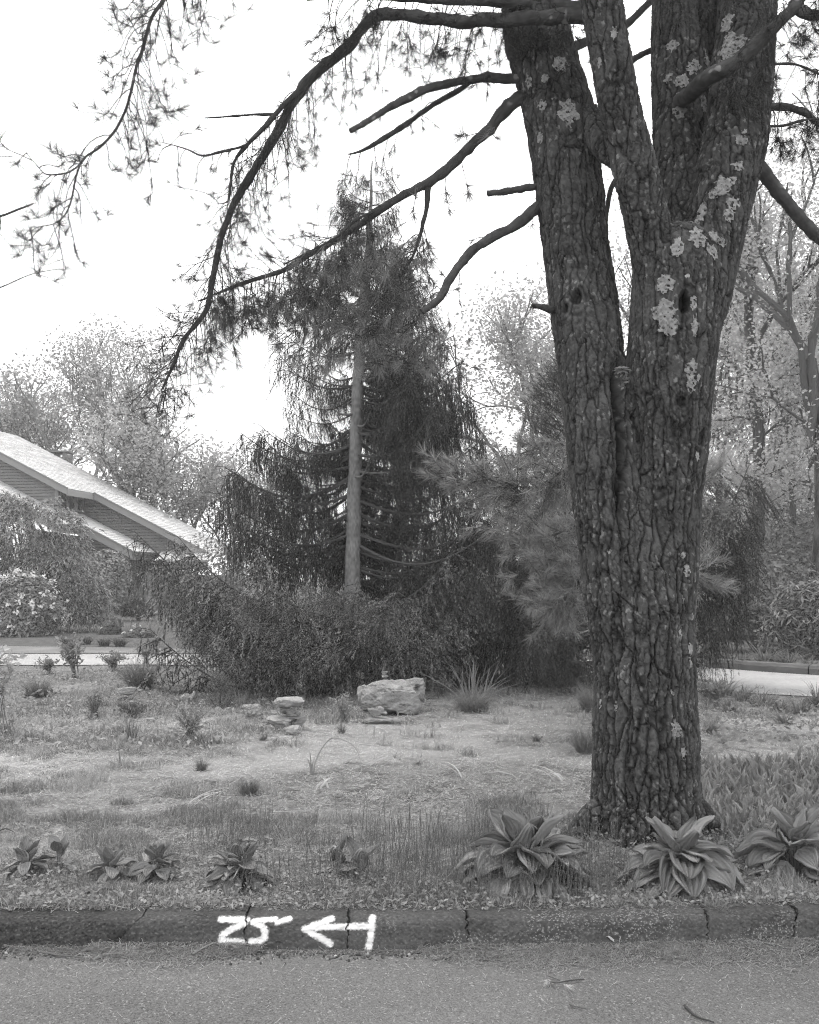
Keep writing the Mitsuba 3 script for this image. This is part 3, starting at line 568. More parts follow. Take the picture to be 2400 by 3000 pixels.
# limbs above the frame that carry the shading crown, and the stems' upper lengths
for i, ch in enumerate((STEMS[1], STEMS[3], STEMS[4], STEMS[5])):
    a = np.array(ch[-1]); b = np.array(ch[-2]); d = unit(a[:3] - b[:3]); m = Mesh()
    pts = [a[:3] - d * .5, a[:3] + d * 1.2, a[:3] + d * 3.2 + [0, 0, .4], a[:3] + d * 5.5 + [0, 0, 1.2]]
    tube(m, pts, [a[3] * .99, a[3] * .85, a[3] * .6, a[3] * .2], 14, .08, n=16, rough=.2)
    put(name('pine_tree__upper_stem'), m, 'mat_bark', True)

wood, ndl = Mesh(), Mesh()
def tuft(pt, d, L=.085, n=34, **k): needles(ndl, [pt], [d], L, n, **k)
def twig_from(p0, d0, ln, droop, up, steps=9, r0=.0028, wob=.25):
    """One hanging twig: leaves along d0, sags, and turns up at its tip. Returns its points."""
    p = np.array(p0, float); d = unit(np.array(d0, float)); out = [p]
    for i in range(steps):
        t = i / steps
        d = unit(d + np.array([0, 0, -droop * (1 - t) + up * ss(.45, 1, t)]) + rng.normal(0, wob, 3) * .45)
        p = p + d * ln / steps; out.append(p)
    out = np.array(out); tube(wood, out, np.linspace(r0, .0012, len(out)), 4, .055, cap=False)
    return out
def dress(path_, spacing, ln, droop, up, tufts, t0=0.0, t1=1.0, L=.085, nn=36, side=None, jitter=.3, r0=.0028, tone=(.035, .085), w=.0011, sub=0):
    """Hangs tufted twigs along a limb."""
    p = path_[:, :3]; s = np.r_[0, np.cumsum(np.linalg.norm(np.diff(p, axis=0), axis=1))]
    t = s[-1] * t0
    while t < s[-1] * t1:
        q = np.array([np.interp(t, s, p[:, i]) for i in range(3)])
        k = min(len(p) - 2, int(np.searchsorted(s, t))); ax = unit(p[k + 1] - p[max(k - 1, 0)])
        a = rng.normal(size=3); a[2] *= .5; a[1] *= .8
        if side is not None: a += np.asarray(side, float)
        a = unit(a - ax * (a @ ax)); d = unit(a + ax * rng.uniform(.1, .9))
        l = ln * rng.uniform(.5, 1.3)
        tw = twig_from(q, d, l, droop * rng.uniform(.5, 1.4), up * rng.uniform(.5, 1.4), r0=r0)
        def cap(tw_, nt):
            for j in range(nt):
                f = 1 - j * rng.uniform(.1, .2)
                i0 = max(1, int(f * (len(tw_) - 1))); dd = unit(tw_[i0] - tw_[i0 - 1])
                if j: dd = unit(dd + rng.normal(0, .5, 3))
                needles(ndl, [tw_[i0]], [dd], L * rng.uniform(.8, 1.15), nn if j == 0 else nn * 2 // 3, cone=(.1, 1.5), w=w, off=.025, grey=tone, droop=.12)
        cap(tw, tufts)
        for _ in range(sub):
            i0 = rng.integers(len(tw) // 3, len(tw) - 1)
            t2 = twig_from(tw[i0], unit(tw[i0] - tw[i0 - 1] + rng.normal(0, .8, 3)), l * rng.uniform(.25, .5), droop * .6, up, steps=6, r0=r0 * .7)
            cap(t2, 1)
        t += spacing * rng.uniform(.5, 1.5)
K = dict(nn=26, L=.115, w=.00115, tone=(.04, .10))
dress(B13, .04, .30, .38, 1.5, 2, .50, .99, sub=1, **K)
dress(B13, .042, .42, .5, 1.5, 2, .44, .80, side=(.7, 0, -.3), sub=1, **K)
dress(B13, .06, .42, .2, .9, 2, .36, .52, side=(-1.2, 0, .0), sub=2, **K)
dress(B13, .075, .50, .3, 1.2, 2, .38, .5, side=(1.3, 0, .1), sub=1, **K)
dress(B13b, .03, .16, .1, .6, 2, .3, 1, **K)
dress(B14, .11, .16, .5, .5, 1, .4, .9, **K)
F_ = dict(nn=22, L=.08, w=.00115, tone=(.05, .13))
dress(B1, .03, .40, .38, .6, 2, .44, 1.0, side=(.55, .1, -.5), sub=2, **F_)
dress(B1, .05, .32, .35, .4, 2, .40, .85, side=(-.8, 0, .2), sub=1, **F_)
dress(B1, .03, .30, .2, .4, 2, .86, 1.0, side=(-.3, 0, .1), sub=3, **F_)
dress(B1b, .05, .28, .5, .4, 2, .15, 1.0, sub=1, **F_)
dress(B1c, .05, .18, .25, .6, 2, .2, 1.0, **F_)
dress(B1, .035, .34, .4, .5, 2, .20, .42, side=(.3, 0, -.6), sub=2, **F_)
dress(B1, .04, .30, .3, .5, 2, .02, .22, side=(-.2, -.3, -.6), sub=2, nn=34, L=.085)
dress(B15, .045, .30, .45, .3, 2, .1, .95, side=(0, -.2, -.6), sub=2, nn=34, L=.085)
D_ = dict(nn=26, L=.095, w=.0018, tone=(.15, .36))
dress(B2, .02, .32, .55, .3, 3, .50, .98, side=(.3, 0, -.9), sub=3, **D_)
dress(B2, .05, .26, .1, .4, 2, .40, .95, side=(-.3, 0, .8), sub=1, **F_)
dress(B2b, .016, .26, .45, .35, 3, .35, 1.0, sub=2, **D_)
dress(B2, .16, .2, .3, .3, 2, .08, .4, sub=1, **D_)
dress(B2c, .05, .22, .5, .3, 2, .1, 1, sub=1, **F_)
dress(B6, .3, .18, .3, .3, 1, .1, .9, **F_)
dress(B4, .10, .2, .5, .3, 2, .3, 1.0, sub=1, **F_)
# the mass of brush-like tufts that hangs before the spruce
for c, rx, rz, n in [(P(1010, 900, 6.5), .36, .24, 150), (P(930, 870, 6.4), .28, .2, 90), (P(1110, 780, 6.45), .22, .2, 60), (P(1200, 960, 6.5), .26, .2, 55), (P(1260, 1010, 6.5), .2, .12, 22), (P(1060, 1000, 6.45), .35, .12, 60), (P(1000, 1040, 6.5), .25, .06, 24), (P(1180, 840, 6.4), .16, .16, 40)]:
    for _ in range(n):
        q = c + rng.normal(0, .45, 3) * [rx * 1.3, .3, rz * 1.3]
        d = unit(rng.normal(0, .5, 3) + [-.15, -.5, -.25]); tw = twig_from(q - d * .12, d, .14, .2, .3, steps=4)
        needles(ndl, [tw[-1]], [unit(tw[-1] - tw[-2])], rng.uniform(.09, .13), 28, cone=(.08, .9), w=.0019, off=.03, grey=(.18, .42), droop=.2)
R_ = dict(nn=40, L=.11, w=.0011, tone=(.035, .09))
dress(B12, .05, .3, .4, .3, 2, .45, 1, side=(.3, 0, -.5), sub=2, **R_)
dress(B17, .06, .3, .4, .3, 2, .0, 1, sub=2, **R_)
dress(B8, .05, .26, .3, .4, 2, .1, 1, side=(0, 0, .5), sub=2, **R_)
dress(B9, .05, .25, .35, .4, 2, .2, 1, sub=2, **R_)
dress(B9b, .07, .2, .35, .4, 2, .3, 1, sub=1, **R_)
for q in [(1965, 10), (2010, 40), (2070, 20), (1985, 60), (2130, 10)]:
    o = P(*q, 5.3); needles(ndl, [o], [unit([rng.normal(0, .5), -.6, -.8])], .12, 60, cone=(.1, 1.0), w=.0011, off=.03, grey=(.05, .1), droop=.1)
needles(ndl, [P(1562, 897, 5.62)] * 2, [[-.3, -.6, .5], [-.8, -.3, .1]], .05, 30, cone=(.2, 1.2), grey=(.04, .09))
# the crown above the frame that shades the stems
for _ in range(520):
    q = np.array([rng.normal(1.4, 1.7), rng.normal(6.6, 1.4), rng.uniform(0, 3)]); q[2] += EYE + .6 * q[1] + .7
    d = unit(rng.normal(0, .6, 3)); needles(ndl, q + rng.normal(0, .16, (9, 3)), unit(rng.normal(0, .6, (9, 3))), .15, 16, cone=(.2, 1.2), w=.006, grey=(.05, .1))
put('pine_tree__twigs', wood, 'mat_wood'); labels['pine_tree__twigs'] = {'kind': 'stuff', 'label': 'fine hanging twigs of the old pine'}
put('pine_tree__needles', ndl, 'mat_needle'); labels['pine_tree__needles'] = {'kind': 'stuff', 'label': 'long needle tufts of the old pine'}
# a weed rooted in the fork
w_ = tag('fork_seedling', 'small leafy seedling growing in the fork of the old pine', 'plant')
m = Mesh(); o = P(1822, 1085, 5.5)
tube(m, [P(1822, 1140, 5.56), P(1820, 1110, 5.53), o], [.003, .002, .0015], 4, .12)
put('fork_seedling__stem', m, 'mat_wood')
m = Mesh()
for a in np.linspace(.1, 2 * np.pi, 7)[:-1]:
    dl = np.array([np.cos(a), -.4, np.sin(a) * .5]); leaves(m, [o + dl * .025], [[.0, -.6, .7]], .06, .4, (.18, .3), dirn=dl)
for q in [(1812, 1100), (1836, 1106), (1828, 1130)]:
    leaves(m, P(*q, 5.5) + rng.normal(0, .012, (5, 3)), rng.normal(0, .4, (5, 3)) + [0, -.6, .5], .035, .45, (.12, .25))
put('fork_seedling__leaves', m, 'mat_leaf')
# ---------------------------------------------------------------- the spruces and young pine behind the lawn
def spruce_branch(L, tipup, r0, hang, dens, tone, per=95, start=.1, nl=.022, w=.003, side=.26):
    """A sweeping bough along +x, turned up at its tip, with curtains of hanging twigs: (wood, needles)."""
    wm, nm = Mesh(), Mesh()
    n = 14; t = np.linspace(0, 1, n)
    bend = rng.normal(0, .06) * L * t * t
    pts = np.stack([L * (t - .08 * t * t), bend, L * (-.10 * np.sin(np.pi * t) + tipup * t ** 2.4)], 1)
    pts += (nz(pts + rng.uniform(0, 50), 2.3, 7)[:, None] - .5) * .1 * t[:, None] * L * .4
    tube(wm, pts, np.linspace(r0 * .7, .004, n), 5, .085, rough=.25)
    s = np.r_[0, np.cumsum(np.linalg.norm(np.diff(pts, axis=0), axis=1))]
    N = int(dens * L)
    tt = start + (1 - start) * rng.uniform(0, 1, N) ** .8
    q = np.stack([np.interp(tt * s[-1], s, pts[:, i]) for i in range(3)], 1)
    sd = rng.choice([-1, 1], N)[:, None] * np.array([0, 1.0, 0])
    env = np.sin(np.pi * np.clip(.14 + .86 * (1 - tt), 0, 1)) ** .6
    sl = L * side * env * rng.uniform(.1, 1, N) + .05
    fwd = unit(sd * rng.uniform(.3, 1.0, (N, 1)) + np.array([1.0, 0, 0]) * rng.uniform(.4, 1.1, (N, 1)) + np.array([0, 0, -.2]) + rng.normal(0, .2, (N, 3)))
    cords(nm, q, fwd, sl, per, nl, w, sag=.35, grey=tone)
    for rep in range(2):
        f = rng.uniform(.1, 1, N); e = q + fwd * (sl * f)[:, None]; e[:, 2] -= .35 * sl * f * f
        hl_ = hang * rng.uniform(.2, 1.25, N) * (.3 + .7 * env)
        dn = unit(np.array([.12, 0, -1.0]) + rng.normal(0, .16, (N, 3)))
        cords(nm, e, dn, hl_, per, nl, w, sag=.0, grey=tone)
        k = hl_ > np.median(hl_)
        cords(nm, e[k] + dn[k] * (hl_[k] * .3)[:, None], unit(dn[k] + rng.normal(0, .45, (k.sum(), 3))), hl_[k] * .5, per, nl, w, sag=.15, grey=tone)
    cords(nm, pts[-1:], [[1, 0, .3]], [.16], per, nl, w, grey=tone)
    return wm, nm
BOUGHS = {}
def bough_kind(kind, L, nvar, **k):
    for i in range(nvar):
        wm, nm = spruce_branch(L, **k)
        for tagk, m_, bs in (('wood', wm, 'mat_wood'), ('needles', nm, 'mat_needle')):
            v, f, c = m_.get()
            scene[f'{kind}_{tagk}_{i}'] = {'type': 'shapegroup', 'mesh': ply((v, f), bs, color=np.repeat(c[:, None], 3, 1))}
    BOUGHS[kind] = (L, nvar)
TN, TL = (.06, .17), (.15, .46)
bough_kind('weep_short', .7, 3, tipup=.25, r0=.014, hang=.26, dens=48, tone=TN, per=80, nl=.026, w=.0034)
bough_kind('weep_mid', 1.4, 4, tipup=.28, r0=.026, hang=.44, dens=38, tone=TN, per=76, nl=.027, w=.0036)
bough_kind('weep_long', 2.4, 3, tipup=.30, r0=.04, hang=.48, dens=33, tone=TN, per=72, start=.2, nl=.028, w=.0038)
bough_kind('low_mid', 1.3, 4, tipup=.30, r0=.022, hang=.19, dens=36, tone=TL, per=64, side=.36, nl=.036, w=.0058)
bough_kind('low_long', 2.2, 3, tipup=.32, r0=.032, hang=.21, dens=30, tone=TL, per=62, start=.2, side=.32, nl=.037, w=.006)
counts = {}
def bough(key, kind, p, azd, L, pitch=0.0):
    """One more bough on the tree named key: azd the way it points (degrees), pitch its rise."""
    L0, nv = BOUGHS[kind]; i = int(rng.integers(nv)); sc = L / L0
    tw = T().translate([float(x) for x in p[:3]]).rotate([0, 0, 1], float(azd)).rotate([0, 1, 0], float(-math.degrees(math.atan(pitch)))).rotate([1, 0, 0], float(rng.normal(0, 8))).scale([float(sc), float(sc * rng.choice([-1, 1])), float(sc)])
    n = counts[key] = counts.get(key, 0) + 1
    for part, g in (('branches', 'wood'), ('foliage', 'needles')):
        scene[f'{key}__{part}__{n:03d}'] = {'type': 'instance', 'group': {'type': 'ref', 'id': f'{kind}_{g}_{i}'}, 'to_world': tw}
        labels[f'{key}__{part}'] = {'kind': 'stuff'}
def finish_tree(key, trunk, wm, nm, tree_bsdf='mat_wood', lw=None, ln=None):
    if trunk is not None: put(key + '__trunk', trunk, tree_bsdf, True)
    put(key + '__branches', wm, 'mat_wood'); labels[key + '__branches'] = {'kind': 'stuff'}
    put(key + '__foliage', nm, 'mat_needle'); labels[key + '__foliage'] = {'kind': 'stuff'}

scene['mat_pale_bark'] = {'type': 'twosided', 'bsdf': {'type': 'diffuse', 'reflectance': proc(lambda p, n, uv: mi.Color3f(dr.clip(.21 + .16 * (fbm(p.x * 16, p.y * 16, p.z * 5, 3) - .5) + .12 * (noise(p.x * 60, p.y * 60, p.z * 22) - .5), .04, .5)))}}
key = tag(name('spruce_tree'), 'tall weeping spruce with a bare pale trunk and hanging branches, left of the old pine', 'tree')
YS = 13.4
tr = np.array(chain([(1012, 2010, 62, YS), (1022, 1900, 52, YS), (1036, 1600, 44, YS), (1036, 1450, 40, YS), (1042, 1250, 37, YS), (1050, 1100, 34, YS), (1056, 985, 32, YS), (1066, 850, 24, YS), (1078, 700, 16, YS), (1086, 580, 9, YS), (1090, 470, 3, YS)]))
tm = Mesh(); tq_ = path(tr, 90); tube(tm, tq_[:, :3] + (nz(tq_[:, :3], 1.6, 5)[:, None] - .5) * [.08, .08, 0], tq_[:, 3], 16, .2, rough=.28, seed=4)
wm = Mesh()
def at_h(tr_, z):
    o = np.argsort(tr_[:, 2]); return np.array([np.interp(z, tr_[o, 2], tr_[o, i]) for i in range(4)])
top = tr[-1, 2]
z = 2.9
while z < top - .1:
    o = at_h(tr, z); f = (top - z) / (top - 2.9)
    for _ in range(4 if f > .25 else 3):
        azd = rng.uniform(0, 360); L = (.22 + 1.35 * f ** .8) * rng.uniform(.6, 1.15)
        if 215 < azd < 300 and f > .35: azd += 120
        bough(key, 'weep_short' if L < 1.0 else 'weep_mid', o, azd, L, rng.uniform(-.3, .1) + .3 * (1 - f))
    z += .15
# boughs of the middle of the crown, curtains to the left and, denser, to the right and behind
for py, azd, L, pitch in [(1445, 187, 1.8, -.1), (1300, 172, 1.5, -.2), (1340, 10, 2.0, -.1), (1250, 350, 1.7, .0), (1200, 30, 1.6, -.05), (1160, 150, 1.2, -.15), (1100, 5, 1.5, -.12), (1120, 330, 1.2, -.15), (1020, 20, 1.35, -.15), (1040, 60, 1.2, -.15),
                          (1590, 183, 2.0, -.08), (1560, 200, 1.6, -.12), (1500, 160, 2.0, -.15), (1730, 180, 2.9, -.06), (1500, 20, 2.0, -.1), (1560, 5, 2.2, -.08), (1440, 40, 2.0, -.1), (1380, 60, 1.8, -.1), (1400, 120, 1.8, -.1), (1480, 100, 1.9, -.1), (1590, 335, 2.0, -.2),
                          (1330, 150, 1.7, -.2), (1390, 165, 1.9, -.25), (1440, 140, 1.9, -.2), (1250, 140, 1.5, -.2), (1210, 165, 1.0, -.2), (1280, 110, 1.6, -.15), (1330, 90, 1.7, -.15), (1290, 45, 1.8, -.1), (1360, 25, 2.1, -.08), (1420, 15, 2.2, -.06), (1460, 355, 2.1, -.1), (1520, 35, 2.2, -.06), (1560, 60, 2.0, -.1), (1610, 20, 2.3, -.05), (1540, 130, 2.1, -.2), (1600, 150, 1.9, -.2), (1640, 110, 2.0, -.15), (1180, 350, 1.4, -.1), (1140, 20, 1.5, -.1), (1080, 40, 1.4, -.1), (1230, 5, 1.7, -.06), (1660, 45, 2.2, -.1), (1690, 70, 2.0, -.1), (1480, 195, 1.2, -.3), (1540, 190, 1.4, -.3)]:
    bough(key, 'weep_long' if L > 2.05 else 'weep_mid', P(1038, py, YS), azd + rng.normal(0, 5), L * rng.uniform(.92, 1.05), pitch)
for _ in range(40):
    z_ = rng.uniform(1.5, 4.3); bough(key, 'weep_mid', at_h(tr, z_), rng.choice([20, 60, 90, 120]) + rng.normal(0, 16), rng.uniform(1.1, 1.9) * (1.15 - .12 * z_), rng.uniform(-.3, .05))
for _ in range(7):      # bare dead limbs
    o = at_h(tr, rng.uniform(2.6, 4.6))[:3]; a = math.radians(rng.choice([200, 175, 340, 300, 5]) + rng.normal(0, 12)); L = rng.uniform(.35, 1.1)
    tube(wm, [o, o + [math.cos(a) * L * .5, math.sin(a) * L * .5, -.05], o + [math.cos(a) * L, math.sin(a) * L, .1]], [.02, .014, .004], 6, .17, n=8)
# low boughs that come out towards the street
for i in range(70):
    zz = rng.uniform(.2, 1.25); azd = rng.uniform(150, 392)
    if 250 < azd < 305 and rng.random() < .5: azd -= 70
    L = rng.uniform(1.3, 2.7) * (1.0 if 150 < azd < 250 else .74)
    bough(key, 'low_long' if L > 1.75 else 'low_mid', at_h(tr, zz + .15), azd, L, rng.uniform(-.14, .08) - .05 * zz)
for px, py, n in [(480, 1730, 5), (520, 1900, 7), (560, 1820, 6), (640, 1790, 5), (700, 1900, 6), (860, 1750, 5), (760, 1740, 4), (640, 1930, 5), (600, 1790, 3)]:   # the outermost sprays
    for _ in range(n):
        o = P(px + rng.normal(225, 40), py + rng.normal(20, 30), rng.uniform(11.6, 13.0)); bough(key, 'low_mid', o, rng.uniform(165, 245), rng.uniform(.5, .9), rng.uniform(-.15, .2))
for zz in np.linspace(.25, 1.3, 16):     # bare dead limbs low on the trunk
    o = at_h(tr, zz)[:3]; a = math.radians(rng.choice([200, 230, 180, 250, 310]) + rng.normal(0, 15)); L = rng.uniform(.5, 1.2)
    tube(wm, [o, o + [math.cos(a) * L * .5, math.sin(a) * L * .5, -.06], o + [math.cos(a) * L, math.sin(a) * L, .04]], [.016, .012, .004], 6, .1, n=8)
put(key + '__trunk', tm, 'mat_pale_bark', True)
put(key + '__dead_limbs', wm, 'mat_wood'); labels[key + '__dead_limbs'] = {'kind': 'stuff'}

def spruce(label, px, YB, ztop, base_py, Lmax, z0, n, bias=None, low=.5):
    key = tag(name('spruce_tree'), label, 'tree')
    b = P(px, base_py, YB); b[2] = gz(b[0], b[1]) - .05
    tm = Mesh(); tube(tm, [b, b + [0, 0, (ztop - b[2]) * .5], [b[0], b[1], ztop]], [.10, .06, .008], 10, .09, n=30, rough=.25)
    put(key + '__trunk', tm, 'mat_wood', True)
    for i in range(n):
        f = rng.uniform(0, 1) ** 1.25; zz = z0 + (ztop - z0) * f
        L = Lmax * (1 - f) ** .85 * rng.uniform(.65, 1.1) + .15; az = rng.uniform(0, 360)
        if bias and rng.random() < .6: az = rng.choice(bias) + rng.normal(0, 20)
        if (az % 360 < 70 or az % 360 > 290) and zz < 1.25: L *= .5
        kind = ('low_long' if L > 1.7 else 'low_mid') if rng.random() < low else ('weep_long' if L > 1.9 else 'weep_mid' if L > .9 else 'weep_short')
        bough(key, kind, [b[0], b[1], zz], az, L, rng.normal(0, .08) - .08 * (1 - f) + .25 * f)
spruce('dark drooping spruce half hidden behind the old pine trunk, boughs showing on both sides', 1840, 13.6, 3.7, 1985, 2.3, .4, 105, bias=[350, 10, 180, 200, 160])
for py, L, pitch in [(1600, 1.5, .5), (1640, 1.95, .4), (1650, 1.6, .3), (1690, 1.85, .22), (1710, 1.5, .2), (1750, 1.7, .3), (1770, 1.5, .1), (1880, 1.6, .14), (1900, 1.5, .08), (1950, 1.25, .05)]:
    bough('spruce_tree_001', 'weep_mid', P(1850, py, 13.5), rng.normal(-4, 9), L, pitch)
spruce('dark spruce behind the young pine, its lowest boughs over the pale drive', 1500, 14.3, 3.0, 1985, 1.8, .5, 70)
# broad dark cedar behind
key = tag('cedar_tree', 'dense dark cedar rising left of the old pine trunk beyond the young pine', 'tree')
b = P(1660, 1900, 17.5); wm, nm, tm = Mesh(), Mesh(), Mesh()
tube(tm, [[b[0], b[1], .1], [b[0], b[1], 5.3]], [.14, .02], 10, .1, n=20, rough=.2)
zt = P(1660, 1075, 17.5)[2]
for i in range(640):
    f = rng.uniform(0, 1) ** 1.2; zz = .5 + (zt - .5) * f; R = 1.55 * (1 - f) ** .7 * (1 + .3 * math.sin(7 * f + 1)) + .05
    az = rng.uniform(math.pi * .9, math.pi * 2.1); rr = R * rng.uniform(.5, 1.05)
    c = np.array([b[0] + math.cos(az) * rr, b[1] + math.sin(az) * rr, zz + .25 * rr])
    n_ = 12; o = c + rng.normal(0, .1, (n_, 3)); d = unit(np.array([math.cos(az), math.sin(az), .7]) + rng.normal(0, .5, (n_, 3)))
    cords(nm, o, d, rng.uniform(.1, .24, n_), 70, .026, .004, grey=(.05, .11))
    if i % 3 == 0: tube(wm, [[b[0], b[1], zz - .2], c], [.015, .004], 4, .08, cap=False)
finish_tree(key, tm, wm, nm)
# young white pine, its stem behind the old trunk, soft bright brushes
key = tag('young_pine', 'young pine with bright soft needle brushes, spreading left from behind the old trunk', 'tree')
b = P(1800, 2150, 9.6); b[2] = gz(b[0], b[1]); tm, wm, nm = Mesh(), Mesh(), Mesh()
tube(tm, [b, b + [0, 0, 1.4], b + [-.05, 0, 3.0]], [.05, .04, .012], 10, .1, n=24, rough=.2)
def brush(p, d, L=.14, n=30, tone=(.14, .44)): needles(nm, [p], [d], L * 1.15, n, cone=(.1, 1.0), w=.0029, off=.06, grey=tone, droop=.12)
def pine_bough(rows, sub, seed=0):
    q = np.array(chain(rows)); qq = path(q, 20); tube(wm, qq[:, :3], qq[:, 3], 6, .08)
    for i in range(sub):
        k = rng.integers(4, 20) if i else 19; p = qq[k - 1, :3]; ax = unit(qq[min(k, 19), :3] - qq[k - 2, :3])
        d = unit(ax * .6 + rng.normal(0, .55, 3) + [0, -.15, .05]); l = rng.uniform(.1, .42)
        e = p + d * l + [0, 0, .05 * l]; tube(wm, [p, (p + e) / 2 + [0, 0, -.04 * l], e], [.005, .004, .0025], 4, .09, cap=False)
        for j in range(rng.integers(2, 5)):
            f = 1 - j * .2; brush(p + (e - p) * f + rng.normal(0, .015, 3), unit(d + rng.normal(0, .35, 3) + [0, -.1, .25]), rng.uniform(.11, .16))
for rows, sub in [([(1760, 1330, 12, 9.5), (1650, 1395, 12, 9.3), (1590, 1445, 10, 9.2), (1510, 1455, 9, 9.1), (1420, 1440, 7, 9.1), (1330, 1405, 4, 9.1)], 46), ([(1760, 1345, 10, 9.4), (1640, 1385, 8, 9.2), (1560, 1430, 7, 9.0), (1480, 1420, 4, 8.9), (1400, 1380, 3, 8.9)], 34),
                  ([(1770, 1260, 8, 9.6), (1690, 1290, 7, 9.5), (1600, 1310, 6, 9.5), (1520, 1330, 4, 9.5)], 28), ([(1760, 1560, 10, 9.4), (1690, 1620, 9, 9.2), (1620, 1680, 7, 9.1), (1540, 1700, 4, 9.1)], 36), ([(1760, 1620, 9, 9.2), (1700, 1690, 8, 9.0), (1640, 1760, 6, 8.9), (1570, 1765, 4, 8.9)], 34),
                  ([(1770, 1500, 8, 9.5), (1690, 1540, 7, 9.4), (1610, 1570, 5, 9.4), (1520, 1590, 3, 9.4)], 30), ([(1830, 1640, 8, 9.7), (1960, 1670, 7, 9.8), (2050, 1690, 5, 9.8), (2095, 1700, 3, 9.8)], 26), ([(1760, 1420, 8, 9.8), (1660, 1500, 6, 9.9), (1560, 1520, 4, 10), (1440, 1520, 3, 10)], 34), ([(1830, 1480, 8, 9.8), (1990, 1440, 6, 9.9), (2090, 1400, 4, 9.9)], 16), ([(1760, 1700, 8, 9.5), (1700, 1740, 7, 9.4), (1620, 1800, 4, 9.4)], 16)]:
    pine_bough(rows, sub)
finish_tree(key, tm, wm, nm)
# ---------------------------------------------------------------- the low house on the left
PHI, Y0 = math.radians(10), 42.0
hu, hw = np.array([math.cos(PHI), -math.sin(PHI), 0]), np.array([math.sin(PHI), math.cos(PHI), 0])
HO = np.array([(171 - 1200) / FOC * Y0, Y0, 0])
def hl(px, py, w):
    """(u, z) on the house plane w metres behind the front gable, as seen at (px, py)."""
    d = np.array([(px - 1200) / FOC, 1, (HORIZON - py) / FOC])
    p = np.array([0, 0, EYE]) + d * ((HO - [0, 0, EYE]) @ hw * 1.0 + w) / (d @ hw)
    return (p - HO) @ hu, p[2]
def hp(u, w, z): return HO + hu * u + hw * w + np.array([0, 0, z])
def slab(quad, up, t):
    """A plate from 4 points, thickened by t along up."""
    q = np.array(quad); return hexa(np.vstack([q, q + np.asarray(up) * t]))
house = tag('house', 'low wood clad house with long pale shingled roofs and a chimney', 'house')
WALL, TRIM, DARK = .17, .22, .05
GZ = .12
SB = 2.25
ua, za = hl(190, 1431, -.5); ub_, zb_ = hl(20, 1334, -.5)
uc, zc = hl(280, 1447, SB - .5); ud, zd = hl(590, 1610, SB - .5)
SL = (zd - zc) / (ud - uc)                                # upper roof: z = zc + SL (u - uc)
def zr(u): return zc + SL * (u - uc)
ue = hl(604, 1619, SB - .5)[0]                            # right end of the roof (eave)
u_step = hl(199, 1437, -.5)[0]; DEPTH = 6.7
u_rid = hl(62, 1311, DEPTH)[0]
# roof plates with shingle courses
def roof(key, u0, u1, w0, w1, zf, t=.09, course=.19, tab=.5, cut=None):
    pl = slab([hp(u0, w0, zf(u0) - t), hp(u1, w0, zf(u1) - t), hp(u1, w1, zf(u1) - t), hp(u0, w1, zf(u0) - t)], [0, 0, 1], t - .012)
    put(key, pl, 'mat_paintwork', grey=.30)
    m = Mesh(); L = math.hypot(u1 - u0, zf(u1) - zf(u0)); n = int(L / course)
    nrm = unit(np.cross(hw, hu + np.array([0, 0, (zf(u1) - zf(u0)) / (u1 - u0)]))); nrm = nrm * np.sign(nrm[2])
    for i in range(n):
        a, b = u0 + (u1 - u0) * i / n, u0 + (u1 - u0) * min(1, (i + 1.12) / n)
        w = w0 - rng.uniform(0, tab)
        while w < w1:
            x0, x1 = max(w, w0) + .004, min(w + tab, w1) - .004
            if x1 > x0 + .02:
                hgt_ = rng.uniform(.014, .026)
                c = [hp(a, x0, zf(a) - .006), hp(b, x0, zf(b) - .0), hp(b, x1, zf(b) - .0), hp(a, x1, zf(a) - .006)]
                q = np.array(c); q2 = q + nrm * hgt_ * np.array([.25, 1, 1, .25])[:, None]
                v, f = hexa(np.vstack([q, q2])); m.add(v, f, rng.uniform(.42, .58))
            w += tab
    put(key + '__shingles', m, 'mat_paintwork'); labels[key + '__shingles'] = {'kind': 'stuff', 'label': 'pale overlapping roof shingles'}
roof('house__roof', u_step, ue, SB - .5, DEPTH, zr)
roof('house__roof_001', u_rid - .2, u_step, -.5, DEPTH, zr)
# the slope beyond the ridge
put('house__roof_002', slab([hp(u_rid - 7, -.5, zr(u_rid - .2) - 3.2), hp(u_rid - .2, -.5, zr(u_rid - .2) - .1), hp(u_rid - .2, DEPTH, zr(u_rid - .2) - .1), hp(u_rid - 7, DEPTH, zr(u_rid - .2) - 3.2)], [0, 0, 1], .09), 'mat_paintwork', grey=.4)
def fascia(u0, u1, w, zf, h=.26, t=.06, dz=-.02):
    k = name('house__fascia'); put(k, hexa([hp(u0, w - t, zf(u0) - h), hp(u1, w - t, zf(u1) - h), hp(u1, w, zf(u1) - h), hp(u0, w, zf(u0) - h), hp(u0, w - t, zf(u0) + dz), hp(u1, w - t, zf(u1) + dz), hp(u1, w, zf(u1) + dz), hp(u0, w, zf(u0) + dz)]), 'mat_paintwork', grey=TRIM)
    k = name('house__drip_edge'); put(k, hexa([hp(u0, w - t - .03, zf(u0) + dz + .003), hp(u1, w - t - .03, zf(u1) + dz + .003), hp(u1, w + .02, zf(u1) + dz + .003), hp(u0, w + .02, zf(u0) + dz + .003), hp(u0, w - t - .03, zf(u0) + .05), hp(u1, w - t - .03, zf(u1) + .05), hp(u1, w + .02, zf(u1) + .05), hp(u0, w + .02, zf(u0) + .05)]), 'mat_paintwork', grey=.16)
fascia(u_rid, u_step, -.5, zr); fascia(u_step + .01, ue, SB - .5, zr)
